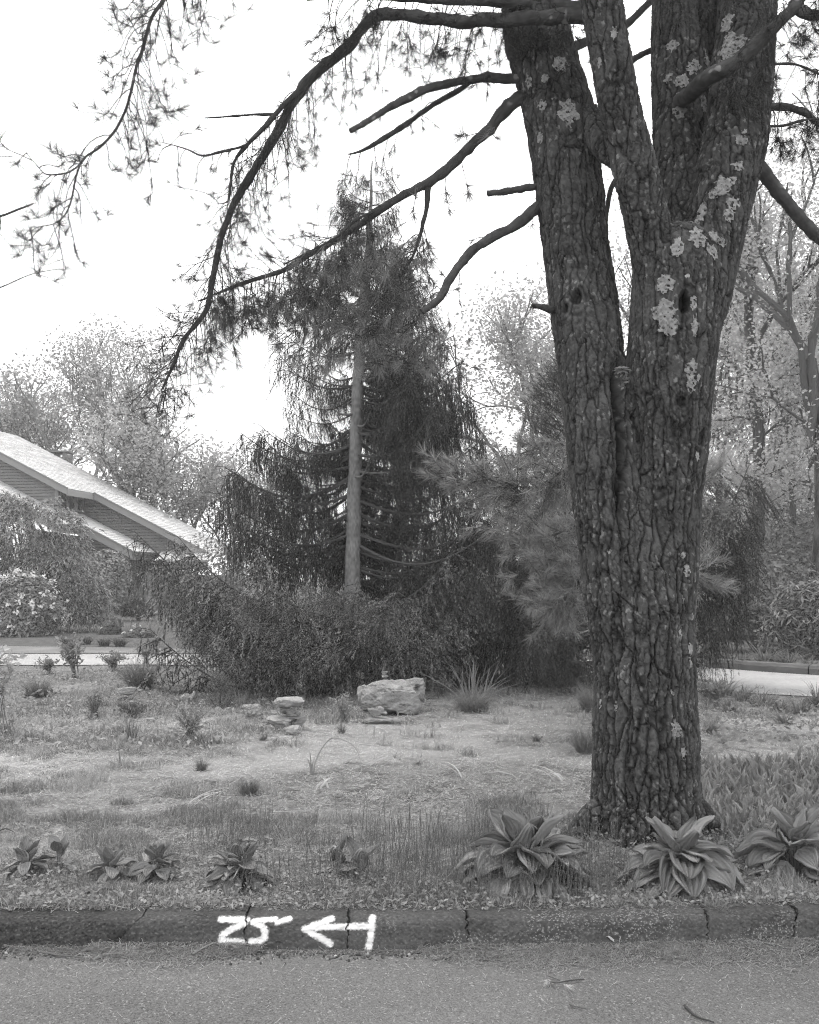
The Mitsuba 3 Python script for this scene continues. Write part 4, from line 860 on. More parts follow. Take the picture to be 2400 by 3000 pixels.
put(name('house__fascia'), hexa([hp(u_step - .06, -.49, zr(u_step) - .27), hp(u_step, -.49, zr(u_step) - .27), hp(u_step, SB - .57, zr(u_step) - .27), hp(u_step - .06, SB - .57, zr(u_step) - .27), hp(u_step - .06, -.49, zr(u_step) - .03), hp(u_step, -.49, zr(u_step) - .03), hp(u_step, SB - .57, zr(u_step) - .03), hp(u_step - .06, SB - .57, zr(u_step) - .03)]), 'mat_paintwork', grey=.27)
# lower roof in front
ul0, zl0 = hl(249, 1508, SB); ul1, zl1 = hl(458, 1617, SB); SL2 = (zl1 - zl0) / (ul1 - ul0)
def zr2(u): return zl0 + SL2 * (u - ul0)
def solve_w(px, py):
    ws = np.linspace(-8, SB, 400); e = [hl(px, py, w)[1] - zr2(hl(px, py, w)[0]) for w in ws]
    return ws[int(np.argmin(np.abs(e)))]
wf1 = solve_w(320, 1580); wf0 = solve_w(162, 1533)
u_s2 = hl(249, 1542, wf1)[0]; u_e2 = hl(388, 1618, wf1)[0]
print('house', round(SL, 2), round(SL2, 2), 'wf', round(wf0, 2), round(wf1, 2), 'depth', round(zr(u_rid), 2), round(zr2(u_e2), 2))
roof('house__roof_003', u_s2, u_e2, wf1, SB - .003, zr2)
roof('house__roof_004', u_s2 - 7.5, u_s2 - .003, min(wf0, wf1 - 1.2), -.003, zr2)
put('house__roof_005', slab([hp(u_s2 - 2.2, .0, zr2(u_s2 - 2.2) - .09), hp(u_s2 - .01, .0, zr2(u_s2) - .09), hp(u_s2 - .01, SB - .01, zr2(u_s2) - .09), hp(u_s2 - 2.2, SB - .01, zr2(u_s2 - 2.2) - .09)], [0, 0, 1], .085), 'mat_paintwork', grey=.48)
fascia(u_s2 + .01, u_e2, wf1, zr2, .3)
wq = min(wf0, wf1 - 1.2)
fascia(u_s2 - 7.5, u_s2, wq, zr2, .3)
for a, u, w0, w1, z in [('house__gutter', u_s2, wq - .05, wf1 - .02, zr2(u_s2)), ('house__gutter', u_e2, wf1 - .05, SB - .02, zr2(u_e2))]:
    put(name(a), hexa([hp(u, w0, z - .13), hp(u + .1, w0, z - .13), hp(u + .1, w1, z - .13), hp(u, w1, z - .13), hp(u, w0, z - .02), hp(u + .13, w0, z - .02), hp(u + .13, w1, z - .02), hp(u, w1, z - .02)]), 'mat_paintwork', grey=.13)
    put(name('house__fascia'), hexa([hp(u - .08, w0 + .05, z - .34), hp(u - .01, w0 + .05, z - .34), hp(u - .01, w1, z - .34), hp(u - .08, w1, z - .34), hp(u - .08, w0 + .05, z - .05), hp(u - .01, w0 + .05, z - .05), hp(u - .01, w1, z - .05), hp(u - .08, w1, z - .05)]), 'mat_paintwork', grey=.24)
# walls of lapped boards, each its own piece
def boarded(u0, u1, w, z0, z1, ztop=None, grey=WALL, zbot=None, pitch=.125):
    k = name('house__wall'); put(k, hexa([hp(u0, w + .03, z0), hp(u1, w + .03, z0), hp(u1, w + .12, z0), hp(u0, w + .12, z0)] + ([hp(u0, w + .03, z1), hp(u1, w + .03, z1), hp(u1, w + .12, z1), hp(u0, w + .12, z1)] if ztop is None else [hp(u0, w + .03, ztop(u0)), hp(u1, w + .03, ztop(u1)), hp(u1, w + .12, ztop(u1)), hp(u0, w + .12, ztop(u0))])), 'mat_paintwork', grey=grey * .5)  # backing wall darkened to paint the shadow under each lap
    z = z0
    while z < z1:
        a, b, zt = u0, u1, z + pitch - .026
        if ztop is not None:                                 # the roof falls to the right
            c = np.linspace(u0, u1, 400); ok = ztop(c) > zt - .02
            if not ok.any(): break
            b = c[ok].max()
        if zbot is not None:
            c = np.linspace(u0, u1, 400); ok = zbot(c) < z
            if not ok.any(): z += pitch; continue
            a = c[ok].min()
        if b - a > .05:
            h = [hp(a, w - .022, z - .008), hp(b, w - .022, z - .008), hp(b, w + .028, z - .008), hp(a, w + .028, z - .008), hp(a, w + .012, zt), hp(b, w + .012, zt), hp(b, w + .028, zt), hp(a, w + .028, zt)]
            put(f'{k}__board' if f'{k}__board' not in scene else name_board(k), hexa(h), 'mat_paintwork', grey=grey * rng.uniform(.92, 1.08))
        z += pitch
bn = {}
def name_board(k):
    bn[k] = bn.get(k, 0) + 1; return f'{k}__board_{bn[k]:03d}'
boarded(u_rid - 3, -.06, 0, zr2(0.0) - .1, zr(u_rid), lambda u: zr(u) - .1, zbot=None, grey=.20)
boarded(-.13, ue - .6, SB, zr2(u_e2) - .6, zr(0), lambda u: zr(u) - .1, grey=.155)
put(name('house__corner_board'), hexa([hp(-.14, -.035, zr2(-.1) - .05), hp(.0, -.035, zr2(-.1) - .05), hp(.0, .05, zr2(-.1) - .05), hp(-.14, .05, zr2(-.1) - .05), hp(-.14, -.035, zr(-.14) - .12), hp(.0, -.035, zr(0) - .12), hp(.0, .05, zr(0) - .12), hp(-.14, .05, zr(-.14) - .12)]), 'mat_paintwork', grey=.24)
# the window wall of the step: three lights facing right
zw0, zw1 = zr2(0) + .08, zr(0) - .33
for i in range(3):
    w0, w1 = .1 + i * .68, .1 + i * .68 + .62
    k = name('house__window')
    m = Mesh()
    for lo_, hi_ in [((w0, zw0), (w0 + .07, zw1)), ((w1 - .07, zw0), (w1, zw1)), ((w0 + .071, zw0), (w1 - .071, zw0 + .07)), ((w0 + .071, zw1 - .07), (w1 - .071, zw1))]:
        m.add(*hexa([hp(-.05, lo_[0], lo_[1]), hp(.03, lo_[0], lo_[1]), hp(.03, hi_[0], lo_[1]), hp(-.05, hi_[0], lo_[1]), hp(-.05, lo_[0], hi_[1]), hp(.03, lo_[0], hi_[1]), hp(.03, hi_[0], hi_[1]), hp(-.05, hi_[0], hi_[1])]), .2)
    put(k + '__frame', m, 'mat_paintwork')
    put(k + '__pane', hexa([hp(-.03, w0 + .06, zw0 + .06), hp(.0, w0 + .06, zw0 + .06), hp(.0, w1 - .06, zw0 + .06), hp(-.03, w1 - .06, zw0 + .06), hp(-.03, w0 + .06, zw1 - .06), hp(.0, w0 + .06, zw1 - .06), hp(.0, w1 - .06, zw1 - .06), hp(-.03, w1 - .06, zw1 - .06)]), 'mat_glass')
put(name('house__wall'), hexa([hp(-.12, .06, zr2(0) - .1), hp(-.055, .06, zr2(0) - .1), hp(-.055, SB, zr2(0) - .1), hp(-.12, SB, zr2(0) - .1), hp(-.12, .06, zr(0) - .12), hp(-.055, .06, zr(0) - .12), hp(-.055, SB, zr(0) - .12), hp(-.12, SB, zr(0) - .12)]), 'mat_paintwork', grey=.12)
# porch: deep recess, post, lower walls
u_p = hl(376, 1650, SB)[0]; u_c = hl(458, 1650, SB)[0]
boarded(u_p, u_c - .01, SB - .6, GZ, zr2(u_e2) - .3, grey=.13)  # siding below the overhang: its shade is put into the grey
boarded(u_c + .05, u_c + 4.2, SB - .9, GZ + .18, zr2(u_e2) - .95, grey=.30)  # siding in the open: lighter grey paints its light
put(name('house__foundation'), hexa([hp(u_c, SB - .88, -.1), hp(u_c + 4.2, SB - .88, -.1), hp(u_c + 4.2, SB - .6, -.1), hp(u_c, SB - .6, -.1), hp(u_c, SB - .88, GZ + .17), hp(u_c + 4.2, SB - .88, GZ + .17), hp(u_c + 4.2, SB - .6, GZ + .17), hp(u_c, SB - .6, GZ + .17)]), 'mat_paintwork', grey=.5)
put(name('house__corner_board'), hexa([hp(u_c - .06, SB - .94, GZ), hp(u_c + .05, SB - .94, GZ), hp(u_c + .05, SB - .5, GZ), hp(u_c - .06, SB - .5, GZ), hp(u_c - .06, SB - .94, zr2(u_e2) - .4), hp(u_c + .05, SB - .94, zr2(u_e2) - .4), hp(u_c + .05, SB - .5, zr2(u_e2) - .4), hp(u_c - .06, SB - .5, zr2(u_e2) - .4)]), 'mat_paintwork', grey=.2)
put(name('house__wall'), hexa([hp(u_s2 - 6, SB + 3.5, 0), hp(u_p, SB + 3.5, 0), hp(u_p, SB + 3.6, 0), hp(u_s2 - 6, SB + 3.6, 0), hp(u_s2 - 6, SB + 3.5, 4), hp(u_p, SB + 3.5, 3), hp(u_p, SB + 3.6, 3), hp(u_s2 - 6, SB + 3.6, 4)]), 'mat_paintwork', grey=.05)  # back of the recess, shade painted in as a near black grey
put(name('house__wall'), hexa([hp(u_p - .1, SB - .59, 0), hp(u_p, SB - .59, 0), hp(u_p, SB + 3.49, 0), hp(u_p - .1, SB + 3.49, 0), hp(u_p - .1, SB - .59, 2.4), hp(u_p, SB - .59, 2.4), hp(u_p, SB + 3.49, 2.4), hp(u_p - .1, SB + 3.49, 2.4)]), 'mat_paintwork', grey=.06)  # side of the recess, with the same painted shade
uq = hl(326, 1640, wf1 + .4)[0]
put('house__porch_post', hexa([hp(uq - .09, wf1 + .3, 0), hp(uq + .09, wf1 + .3, 0), hp(uq + .09, wf1 + .48, 0), hp(uq - .09, wf1 + .48, 0), hp(uq - .09, wf1 + .3, zr2(uq) - .1), hp(uq + .09, wf1 + .3, zr2(uq) - .1), hp(uq + .09, wf1 + .48, zr2(uq) - .1), hp(uq - .09, wf1 + .48, zr2(uq) - .1)]), 'mat_paintwork', grey=.16)
# the little roof at the right, with gutter and a band of windows under it
zt_ = hl(520, 1616, SB - .03)[1]; w_b = SB - 2.0; zb2 = hl(520, 1643, w_b)[1]
ul, ur = hl(474, 1616, SB)[0], hl(660, 1616, SB)[0]; ul_b = hl(452, 1643, w_b)[0]
put('house__roof_006', slab([hp(ul_b, w_b, zb2 - .06), hp(ur, w_b, zb2 - .06), hp(ur, SB - .03, zt_ - .06), hp(ul, SB - .03, zt_ - .06)], [0, 0, 1], .055), 'mat_paintwork', grey=.4)
m = Mesh()
for i in range(7):
    f0, f1_ = i / 7, (i + 1.1) / 7
    for j in range(9):
        a, b = (j + rng.uniform(-.1, .1) * (i % 2)) / 9, (j + .97) / 9
        def q(f, g, h): return hp((ul_b + (ul - ul_b) * f) * (1 - g) + ur * g, w_b + (SB - .03 - w_b) * f, zb2 + (zt_ - zb2) * f + h)
        a = max(a, 0)
        m.add(*hexa([q(f0, a, 0), q(f0, b, 0), q(min(f1_, 1), b, 0), q(min(f1_, 1), a, 0), q(f0, a, .03), q(f0, b, .03), q(min(f1_, 1), b, .008), q(min(f1_, 1), a, .008)]), rng.uniform(.4, .58))
put('house__roof_006__shingles', m, 'mat_paintwork'); labels['house__roof_006__shingles'] = {'kind': 'stuff'}
put(name('house__gutter'), hexa([hp(ul_b, w_b - .12, zb2 - .14), hp(ur, w_b - .12, zb2 - .14), hp(ur, w_b - .01, zb2 - .14), hp(ul_b, w_b - .01, zb2 - .14), hp(ul_b, w_b - .14, zb2 - .03), hp(ur, w_b - .14, zb2 - .03), hp(ur, w_b - .01, zb2 - .03), hp(ul_b, w_b - .01, zb2 - .03)]), 'mat_paintwork', grey=.12)
put(name('house__fascia'), hexa([hp(ul_b + .02, w_b, zb2 - .34), hp(ur, w_b, zb2 - .34), hp(ur, w_b + .06, zb2 - .34), hp(ul_b + .02, w_b + .06, zb2 - .34), hp(ul_b + .02, w_b, zb2 - .07), hp(ur, w_b, zb2 - .07), hp(ur, w_b + .06, zb2 - .07), hp(ul_b + .02, w_b + .06, zb2 - .07)]), 'mat_paintwork', grey=.09)
for i in range(4):
    k = name('house__window'); a = u_c + .75 + i * .62; z0_, z1_ = zr2(u_e2) - 1.35, zr2(u_e2) - .97
    put(k + '__pane', hexa([hp(a, SB - .95, z0_), hp(a + .5, SB - .95, z0_), hp(a + .5, SB - .92, z0_), hp(a, SB - .92, z0_), hp(a, SB - .95, z1_), hp(a + .5, SB - .95, z1_), hp(a + .5, SB - .92, z1_), hp(a, SB - .92, z1_)]), 'mat_glass')
    put(k + '__sill', hexa([hp(a - .05, SB - .99, z0_ - .08), hp(a + .55, SB - .99, z0_ - .08), hp(a + .55, SB - .92, z0_ - .08), hp(a - .05, SB - .92, z0_ - .08), hp(a - .05, SB - .99, z0_ - .005), hp(a + .55, SB - .99, z0_ - .005), hp(a + .55, SB - .92, z0_ - .005), hp(a - .05, SB - .92, z0_ - .005)]), 'mat_paintwork', grey=.5)
# chimney of blocks, with a slab on short piers
CY = 51.0
def cb(x0, x1, y0, y1, z0, z1): return box([x0, y0, z0], [x1, y1, z1])
cx0, cx1 = P(112, 1300, CY)[0], P(197, 1300, CY)[0]; ct = P(150, 1320, CY)[2]; cd = .9
put('house__chimney', cb(cx0 + .02, cx1 - .02, CY + .02, CY + cd, ct - 2.6, ct - .34), 'mat_paintwork', grey=.16)
put('house__chimney__cap', cb(cx0 - .08, cx1 + .08, CY - .08, CY + cd + .08, ct - .08, ct), 'mat_paintwork', grey=.2)
for i, (a, b) in enumerate([(0, .17), (.40, .56), (.83, 1.0)]):
    put(f'house__chimney__pier{"" if not i else "_%03d" % i}', cb(cx0 + (cx1 - cx0) * a, cx0 + (cx1 - cx0) * b, CY, CY + cd, ct - .34, ct - .082), 'mat_paintwork', grey=.22)
zz, r_, nb2 = ct - .345, 0, 0
while zz > ct - 1.6:
    h_ = .12 if r_ != 1 else .2; x = cx0 - (rng.uniform(.0, .2) if r_ % 2 else 0); bw = .27 if r_ != 1 else .13
    while x < cx1 - .02:
        w_ = bw * rng.uniform(.8, 1.25); a, b = max(x, cx0), min(x + w_, cx1)
        if b - a > .04:
            put(f'house__chimney__brick{"" if not nb2 else "_%03d" % nb2}', cb(a + .006, b - .006, CY - rng.uniform(.0, .02), CY + .12, zz - h_ + .008, zz - .004), 'mat_paintwork', grey=rng.uniform(.14, .34)); nb2 += 1
        x += w_
    zz -= h_; r_ += 1

# ---------------------------------------------------------------- shrubs and beds before the house
def blob_points(n, c, r, seed, lumps=.28, fr=1.6, zmin=.05, shell=(.8, 1.02), front=True):
    """Points on a lumpy, flat-footed mound, with their outward directions."""
    d = unit(rng.normal(size=(n, 3))); d[:, 2] = np.abs(d[:, 2]) * 1.6 - .6
    if front: d[:, 1] = np.where(rng.random(n) < .75, -np.abs(d[:, 1]), d[:, 1])
    d = unit(d); k = 1 + lumps * 2 * (meshkit.fbm(d * fr + seed * 7.3, 3, seed) - .5)
    rr = k * rng.uniform(shell[0], shell[1], n)
    p = np.asarray(c) + d * np.asarray(r) * rr[:, None]
    ok = p[:, 2] > zmin
    return p[ok], unit(d / np.asarray(r))[ok]
def stems(m, base, pts, n, r=.012, grey=.08):
    for q in pts[rng.integers(0, len(pts), n)]:
        b = np.asarray(base) + rng.normal(0, .04, 3) * [1, 1, 0]
        tube(m, [b, b * .5 + q * .5 + [0, 0, .06], q], [r, r * .7, r * .25], 4, grey, cap=False, n=6)
def shrub(keyname, label, c, r, n, size, grey, cat='shrub', group=None, aspect=.5, seed=1, mat='mat_leaf', lumps=.25, fr=1.6, flowers=0, up=.5, st=14, shell=(.7, 1.03)):
    key = tag(name(keyname), label, cat, group)
    p, d = blob_points(n, c, r, seed, lumps, fr, c[2] - r[2] * .95, shell)
    m = Mesh(); leaves(m, p, d + rng.normal(0, .45, p.shape) + [0, 0, up], size * rng.uniform(.7, 1.25, len(p)), aspect, grey)
    w = Mesh(); stems(w, [c[0], c[1], gz(c[0], c[1])], p, st)
    put(key + '__stems', w, 'mat_wood'); labels[key + '__stems'] = {'kind': 'stuff'}
    put(key + '__foliage', m, mat); labels[key + '__foliage'] = {'kind': 'stuff'}
    if flowers:
        p, d = blob_points(flowers, c, np.array(r) * 1.02, seed, lumps, fr, c[2] - r[2] * .3, (.98, 1.05)); fm = Mesh()
        for q, e in zip(p, d):
            o = q + rng.normal(0, size * .3, (9, 3)); leaves(fm, o, e + rng.normal(0, .5, (9, 3)), size * .55, .8, (.6, .85))
        put(key + '__flowers', fm, 'mat_leaf'); labels[key + '__flowers'] = {'kind': 'stuff', 'label': 'pale flower heads'}
    return key
# feathery cypress
key = tag('cypress_shrub', 'big rounded feathery cypress before the left end of the house', 'shrub')
nm, wm = Mesh(), Mesh(); allp = []
for c, r, n in [(P(95, 1600, 28.5), (1.55, 1.2, 1.15), 3000), (P(150, 1740, 28.2), (1.5, 1.3, 1.25), 3200), (P(40, 1720, 28.5), (1.6, 1.2, 1.3), 1800), (P(20, 1570, 28.8), (.9, .9, .9), 800), (P(235, 1770, 28), (.72, .9, .95), 1100), (P(35, 1500, 28.6), (.5, .5, .45), 350)]:
    p, d = blob_points(int(n * .8), c, r, 3, .42, 3.4, -.1, (.84, 1.03)); allp.append(p)
    dd = unit(d + np.array([0, 0, -.15]) + rng.normal(0, .45, d.shape))
    cords(nm, p, dd, rng.uniform(.12, .28, len(p)), 40, .085, .013, sag=.7, grey=(.22, .6), ang=(.15, .6), tipg=1.25)
p = np.vstack(allp); stems(wm, [P(100, 1800, 28.6)[0], 28.6, .1], p, 50, .03); put(key + '__stems', wm, 'mat_wood'); put(key + '__foliage', nm, 'mat_needle')
labels[key + '__foliage'] = labels[key + '__stems'] = {'kind': 'stuff'}
def at(px, py, Y): return P(px, py, Y)
shrub('rhododendron_shrub', 'leafy rhododendron with pale blossom at the left edge before the cypress', at(55, 1800, 26.0), (1.3, 1.0, 1.0), 5200, .13, (.10, .24), aspect=.36, seed=5, mat='mat_gloss_leaf', lumps=.3, flowers=75, st=30)
shrub('rounded_shrub', 'rounded glossy shrub right of the cypress against the porch', at(318, 1715, 35), (.88, .8, 1.28), 5200, .11, (.09, .24), aspect=.55, seed=6, mat='mat_gloss_leaf', lumps=.18)
shrub('clipped_shrub', 'low clipped dark shrub below the porch wall', at(405, 1790, 35.5), (.62, .5, .42), 2600, .07, (.045, .1), seed=7, lumps=.1)
shrub('small_shrub', 'small loose shrub on the bed edge left of the pale house foundation', at(335, 1832, 31), (.32, .3, .28), 900, .08, (.12, .26), seed=8, lumps=.4)
shrub('flowering_shrub', 'bushy shrub in the flower bed beyond the drive, darkest of the bed', at(330, 1858, 26.5), (.34, .3, .28), 1100, .08, (.09, .2), seed=9, lumps=.4, flowers=3)
shrub('peony_shrub', 'leafy peony with large white blooms in the flower bed', at(408, 1866, 25), (.42, .3, .24), 1000, .09, (.12, .26), seed=10, lumps=.4, flowers=7)
def grass_clump(keyname, label, px, py, wpx, hpx, n, grey, cat='grass clump', group=None, w=.006, lean=.45, bend=.7, Y=None, base=None, mat='mat_leaf', lmin=.45):
    """A clump of blades rooted round one spot; wpx, hpx its size in the frame."""
    key = tag(name(keyname), label, cat, group)
    b = G(px, py) if Y is None else P(px, py, Y)
    s = b[1] / FOC; R = wpx * s * .5; H = hpx * s
    a, rr = rng.uniform(0, 2 * np.pi, n), np.sqrt(rng.uniform(0, 1, n)) * R * .42
    o = np.stack([b[0] + rr * np.cos(a), b[1] + rr * np.sin(a), np.full(n, b[2] - .01)], 1)
    out = np.stack([np.cos(a) + rng.normal(0, .5, n), np.sin(a) + rng.normal(0, .5, n), a * 0], 1)
    sp = np.abs(rng.normal(0, lean, n)) * (.4 + rr / (R * .42 + 1e-6))
    m = Mesh(); blades(m, o, H * rng.uniform(lmin, 1.12, n), w * rng.uniform(.6, 1.3, n), bend=bend, grey=grey, dirn=out, spread=sp, seg=4)
    put(key, m, mat); return key
for i, (px, py, w, h, lab) in enumerate([(195, 1886, 70, 26, 'dark strappy clump at the left end of the flower bed'), (250, 1888, 60, 30, 'grassy clump in the flower bed, second from its left end'), (305, 1893, 60, 30, 'upright strappy clump in the middle of the flower bed'), (352, 1894, 55, 32, 'dense strappy clump right of the middle of the flower bed'), (450, 1895, 46, 26, 'strappy clump at the right end of the flower bed')]):
    grass_clump('bed_clump', lab, px, py, w, h, 260, (.08, .2), 'plant', w=.022, lean=.3)
# ---------------------------------------------------------------- trees beyond
def grow(wm, ends, p, d, L, r, depth, spread=.55, up=.12, grey=.14):
    n = 6; pts = [p]; dd = d
    for i in range(n):
        dd = unit(dd + rng.normal(0, .1, 3) + [0, 0, up * .3]); pts.append(pts[-1] + dd * L / n)
    tube(wm, pts, np.linspace(r, r * .62, n + 1), 7 if r > .05 else (5 if r > .02 else 3), grey, cap=False)
    if depth == 0: ends.append((pts[-1], dd, L)); return
    k = rng.integers(2, 4)
    for j in range(k):
        a = rng.normal(0, 1, 3); a = unit(a - dd * (a @ dd)); c = unit(dd + a * spread * rng.uniform(.5, 1.3) + [0, 0, up])
        grow(wm, ends, pts[-1] if j < 2 else pts[4], c, L * rng.uniform(.62, .85), r * (.64 if j else .72), depth - 1, spread, up, grey)
    if depth <= 2:
        for _ in range(2):
            q = pts[rng.integers(2, 6)]; a = unit(rng.normal(0, 1, 3)); ends.append((q, unit(dd + a), L * .5))
def broadleaf(keyname, label, px, Y, top_py, r0, nl, size, grey, wood=.14, group=None, depth=4, fork=.35, base_z=None, lean=(0, 0), spread=.55, crown=1.0, low=0, bark=False):
    key = tag(name(keyname), label, 'tree', group)
    b = P(px, 1700, Y); b[2] = gz(b[0], b[1]) - .1 if base_z is None else base_z
    H = P(px, top_py, Y)[2] - b[2]
    wm, tm, ends = Mesh(), Mesh(), []
    f = b + np.array([lean[0], lean[1], 0]) + [0, 0, H * fork]
    mid = (b + f) / 2 + rng.normal(0, .12, 3) * [1, 1, 0]
    tube(tm, [b, mid, f], [r0 * 1.15, r0 * .9, r0 * .8], 10, wood, n=14, rough=.18)
    # first limbs rise from the fork and lower on the trunk
    L = H * (1 - fork) / 2.55
    for j in range(4):
        a = 2 * np.pi * j / 4 + rng.uniform(0, 1); s = rng.uniform(.25, .6)
        grow(wm, ends, f - [0, 0, .0 if j < 2 else H * .05 * j], unit([math.cos(a) * s, math.sin(a) * s, 1.0]), L, r0 * .55, depth - 1, spread, .14, wood)
    for j in range(low):
        zz = rng.uniform(.35, .95); a = rng.uniform(0, 2 * np.pi); o = b + (f - b) * zz
        grow(wm, ends, o, unit([math.cos(a), math.sin(a), .35]), L * .6, r0 * .22, 2, .6, .05, wood)
    m = Mesh(); E = len(ends); per = max(1, nl // max(E, 1))
    c = np.array([e[0] for e in ends]); l = np.array([e[2] for e in ends])
    keep = rng.random(E) < crown
    c, l = c[keep], l[keep]; idx = np.repeat(np.arange(len(c)), per)
    sc = np.clip(l[idx] * .55, .18, .6)[:, None]
    p = c[idx] + rng.normal(0, 1, (len(idx), 3)) * sc * [1, 1, .75]
    leaves(m, p, rng.normal(0, .5, p.shape) + [0, -.1, .7], size * rng.uniform(.6, 1.3, len(p)), .6, grey)
    put(key + '__trunk', tm, 'mat_wood_bark' if bark else 'mat_wood', True); put(key + '__branches', wm, 'mat_wood'); labels[key + '__branches'] = {'kind': 'stuff'}
    if len(p): put(key + '__foliage', m, 'mat_pale_leaf'); labels[key + '__foliage'] = {'kind': 'stuff'}
    return key
PALE = (.3, .55)
broadleaf('leafy_tree', 'pale leafy tree at the far left above the house ridge', 10, 58, 1075, .16, 9000, .22, (.24, .48))
broadleaf('leafy_tree', 'pale leafy tree left of the chimney', 95, 64, 1095, .16, 9000, .22, PALE)
broadleaf('bare_tree', 'sparse tree leaning left whose dark trunk passes right of the chimney', 238, 55, 1150, .17, 1800, .18, PALE, wood=.10, lean=(-1.4, 0), crown=.4)
broadleaf('bare_tree', 'nearly bare twin stemmed tree rising above the middle of the upper roof', 300, 53, 1040, .24, 1600, .18, PALE, wood=.17, crown=.35, fork=.3, spread=.45)
broadleaf('leafy_tree', 'tall pale leafy tree above the upper roof, tallest on the left', 385, 60, 965, .17, 9500, .2, (.25, .45), depth=4)
broadleaf('leafy_tree', 'leafy tree with a dark straight trunk above the right end of the roof', 448, 50, 1180, .24, 9000, .2, PALE, wood=.12, fork=.45, low=4)
broadleaf('leafy_tree', 'leafy tree just left of the weeping spruce', 545, 52, 1290, .18, 8000, .2, (.26, .5), wood=.15, fork=.4, low=3)
broadleaf('leafy_tree', 'low pale tree seen through the left boughs of the weeping spruce', 690, 56, 1330, .15, 7000, .2, (.25, .45))
broadleaf('leafy_tree', 'pale round crowned tree between the weeping spruce and the old pine', 1535, 42, 850, .2, 15000, .17, (.26, .5), wood=.16, fork=.42, spread=.6, low=2)
broadleaf('leafy_tree', 'pale tree partly behind the left stem of the old pine', 1690, 46, 900, .18, 10000, .17, (.26, .5), wood=.2, fork=.4)
broadleaf('leafy_tree', 'low pale tree right of the weeping spruce near the skyline', 1360, 55, 1240, .14, 5000, .2, (.28, .5))
# woods on the right
WD = dict(wood=.07, bark=True)
broadleaf('wood_tree', 'straight dark trunked tree in the right woods, nearest to the old pine', 2195, 27, 500, .17, 12350, .105, (.36, .6), fork=.66, low=7, **WD)
broadleaf('wood_tree', 'thick forked tree near the right edge with pale grey bark', 2372, 25, 330, .2, 10400, .105, (.36, .6), wood=.10, fork=.52, low=4, spread=.5, bark=True)
broadleaf('wood_tree', 'slim dark tree standing between the two big trunks of the right woods', 2310, 30, 800, .10, 10400, .105, (.36, .6), fork=.6, low=6, wood=.08)
broadleaf('wood_tree', 'tall sparse tree right behind the right stem of the old pine', 2290, 36, 180, .2, 9000, .13, (.36, .6), fork=.5, low=3, wood=.09)
broadleaf('wood_tree', 'leafy young tree at the back of the right woods', 2110, 34, 700, .13, 9500, .13, (.36, .6), fork=.4, low=6, **WD)
broadleaf('wood_tree', 'leafy tree behind the old pine seen at the gap of its stems', 1990, 38, 600, .16, 9000, .16, (.24, .45), fork=.4, low=3, **WD)
broadleaf('wood_tree', 'leaning trunk in the depth of the right woods', 2345, 40, 900, .2, 9000, .17, (.26, .5), fork=.4, lean=(-1.2, 0), low=5, wood=.09)
broadleaf('wood_tree', 'slender tree at the right edge of the picture', 2440, 33, 640, .15, 9000, .13, (.36, .6), fork=.45, low=5, **WD)
broadleaf('wood_tree', 'thin leafy sapling tree at the far back of the right woods', 2240, 46, 850, .14, 9000, .18, (.22, .42), fork=.35, low=4, wood=.16)
broadleaf('wood_tree', 'bushy low tree at the back of the woods beside the pine trunk', 2140, 48, 1000, .14, 8000, .19, (.22, .42), fork=.3, low=4, wood=.16)
# understorey of the woods
for i, (px, py, Y, rx, rz, lab, g) in enumerate([(2150, 1780, 22, 1.0, .75, 'leafy undergrowth bush right of the old pine beyond the drive', (.11, .26)), (2250, 1745, 25, 1.4, 1.0, 'pale undergrowth bush below the dark straight trunk', (.13, .3)), (2330, 1690, 27, 1.3, 1.2, 'undergrowth bush between the two big woodland trunks', (.12, .28)),
                                               (2110, 1690, 28, 1.4, 1.3, 'tall undergrowth bush hidden behind the spruce boughs', (.13, .3)), (2215, 1840, 19.5, .8, .45, 'low bush just behind the drive kerb', (.10, .22)), (2400, 1640, 30, 1.8, 1.5, 'undergrowth bush at the right edge under the slender tree', (.12, .28)), (2200, 1600, 36, 2.4, 1.8, 'broad undergrowth bush deep in the woods', (.18, .36)), (2380, 1540, 40, 2.6, 2.2, 'broad bush at the very back of the woods', (.18, .36)),
                                               (1900, 1700, 30, 2.4, 1.6, 'bush behind the old pine trunk', (.14, .3)), (1500, 1640, 34, 3.2, 1.6, 'bush between the spruces far behind', (.14, .3)), (760, 1660, 40, 3.0, 2.2, 'bush behind the weeping spruce on its left', (.14, .32)), (1150, 1640, 40, 4.0, 2.0, 'broad bush behind the weeping spruce on its right', (.14, .32))]):
    shrub('undergrowth_bush', lab, P(px, py, Y), (rx, rx * .7, rz), int(2200 + 700 * rx), .085 + .0022 * Y, g, seed=20 + i, lumps=.5, fr=2.2, st=12, shell=(.45, 1.05))
shrub('laurel_shrub', 'large glossy rhododendron at the right edge beyond the drive', P(2400, 1845, 18.6), (1.05, .9, .85), 4200, .16, (.07, .19), aspect=.27, seed=41, mat='mat_gloss_leaf', lumps=.3, fr=2, st=20)
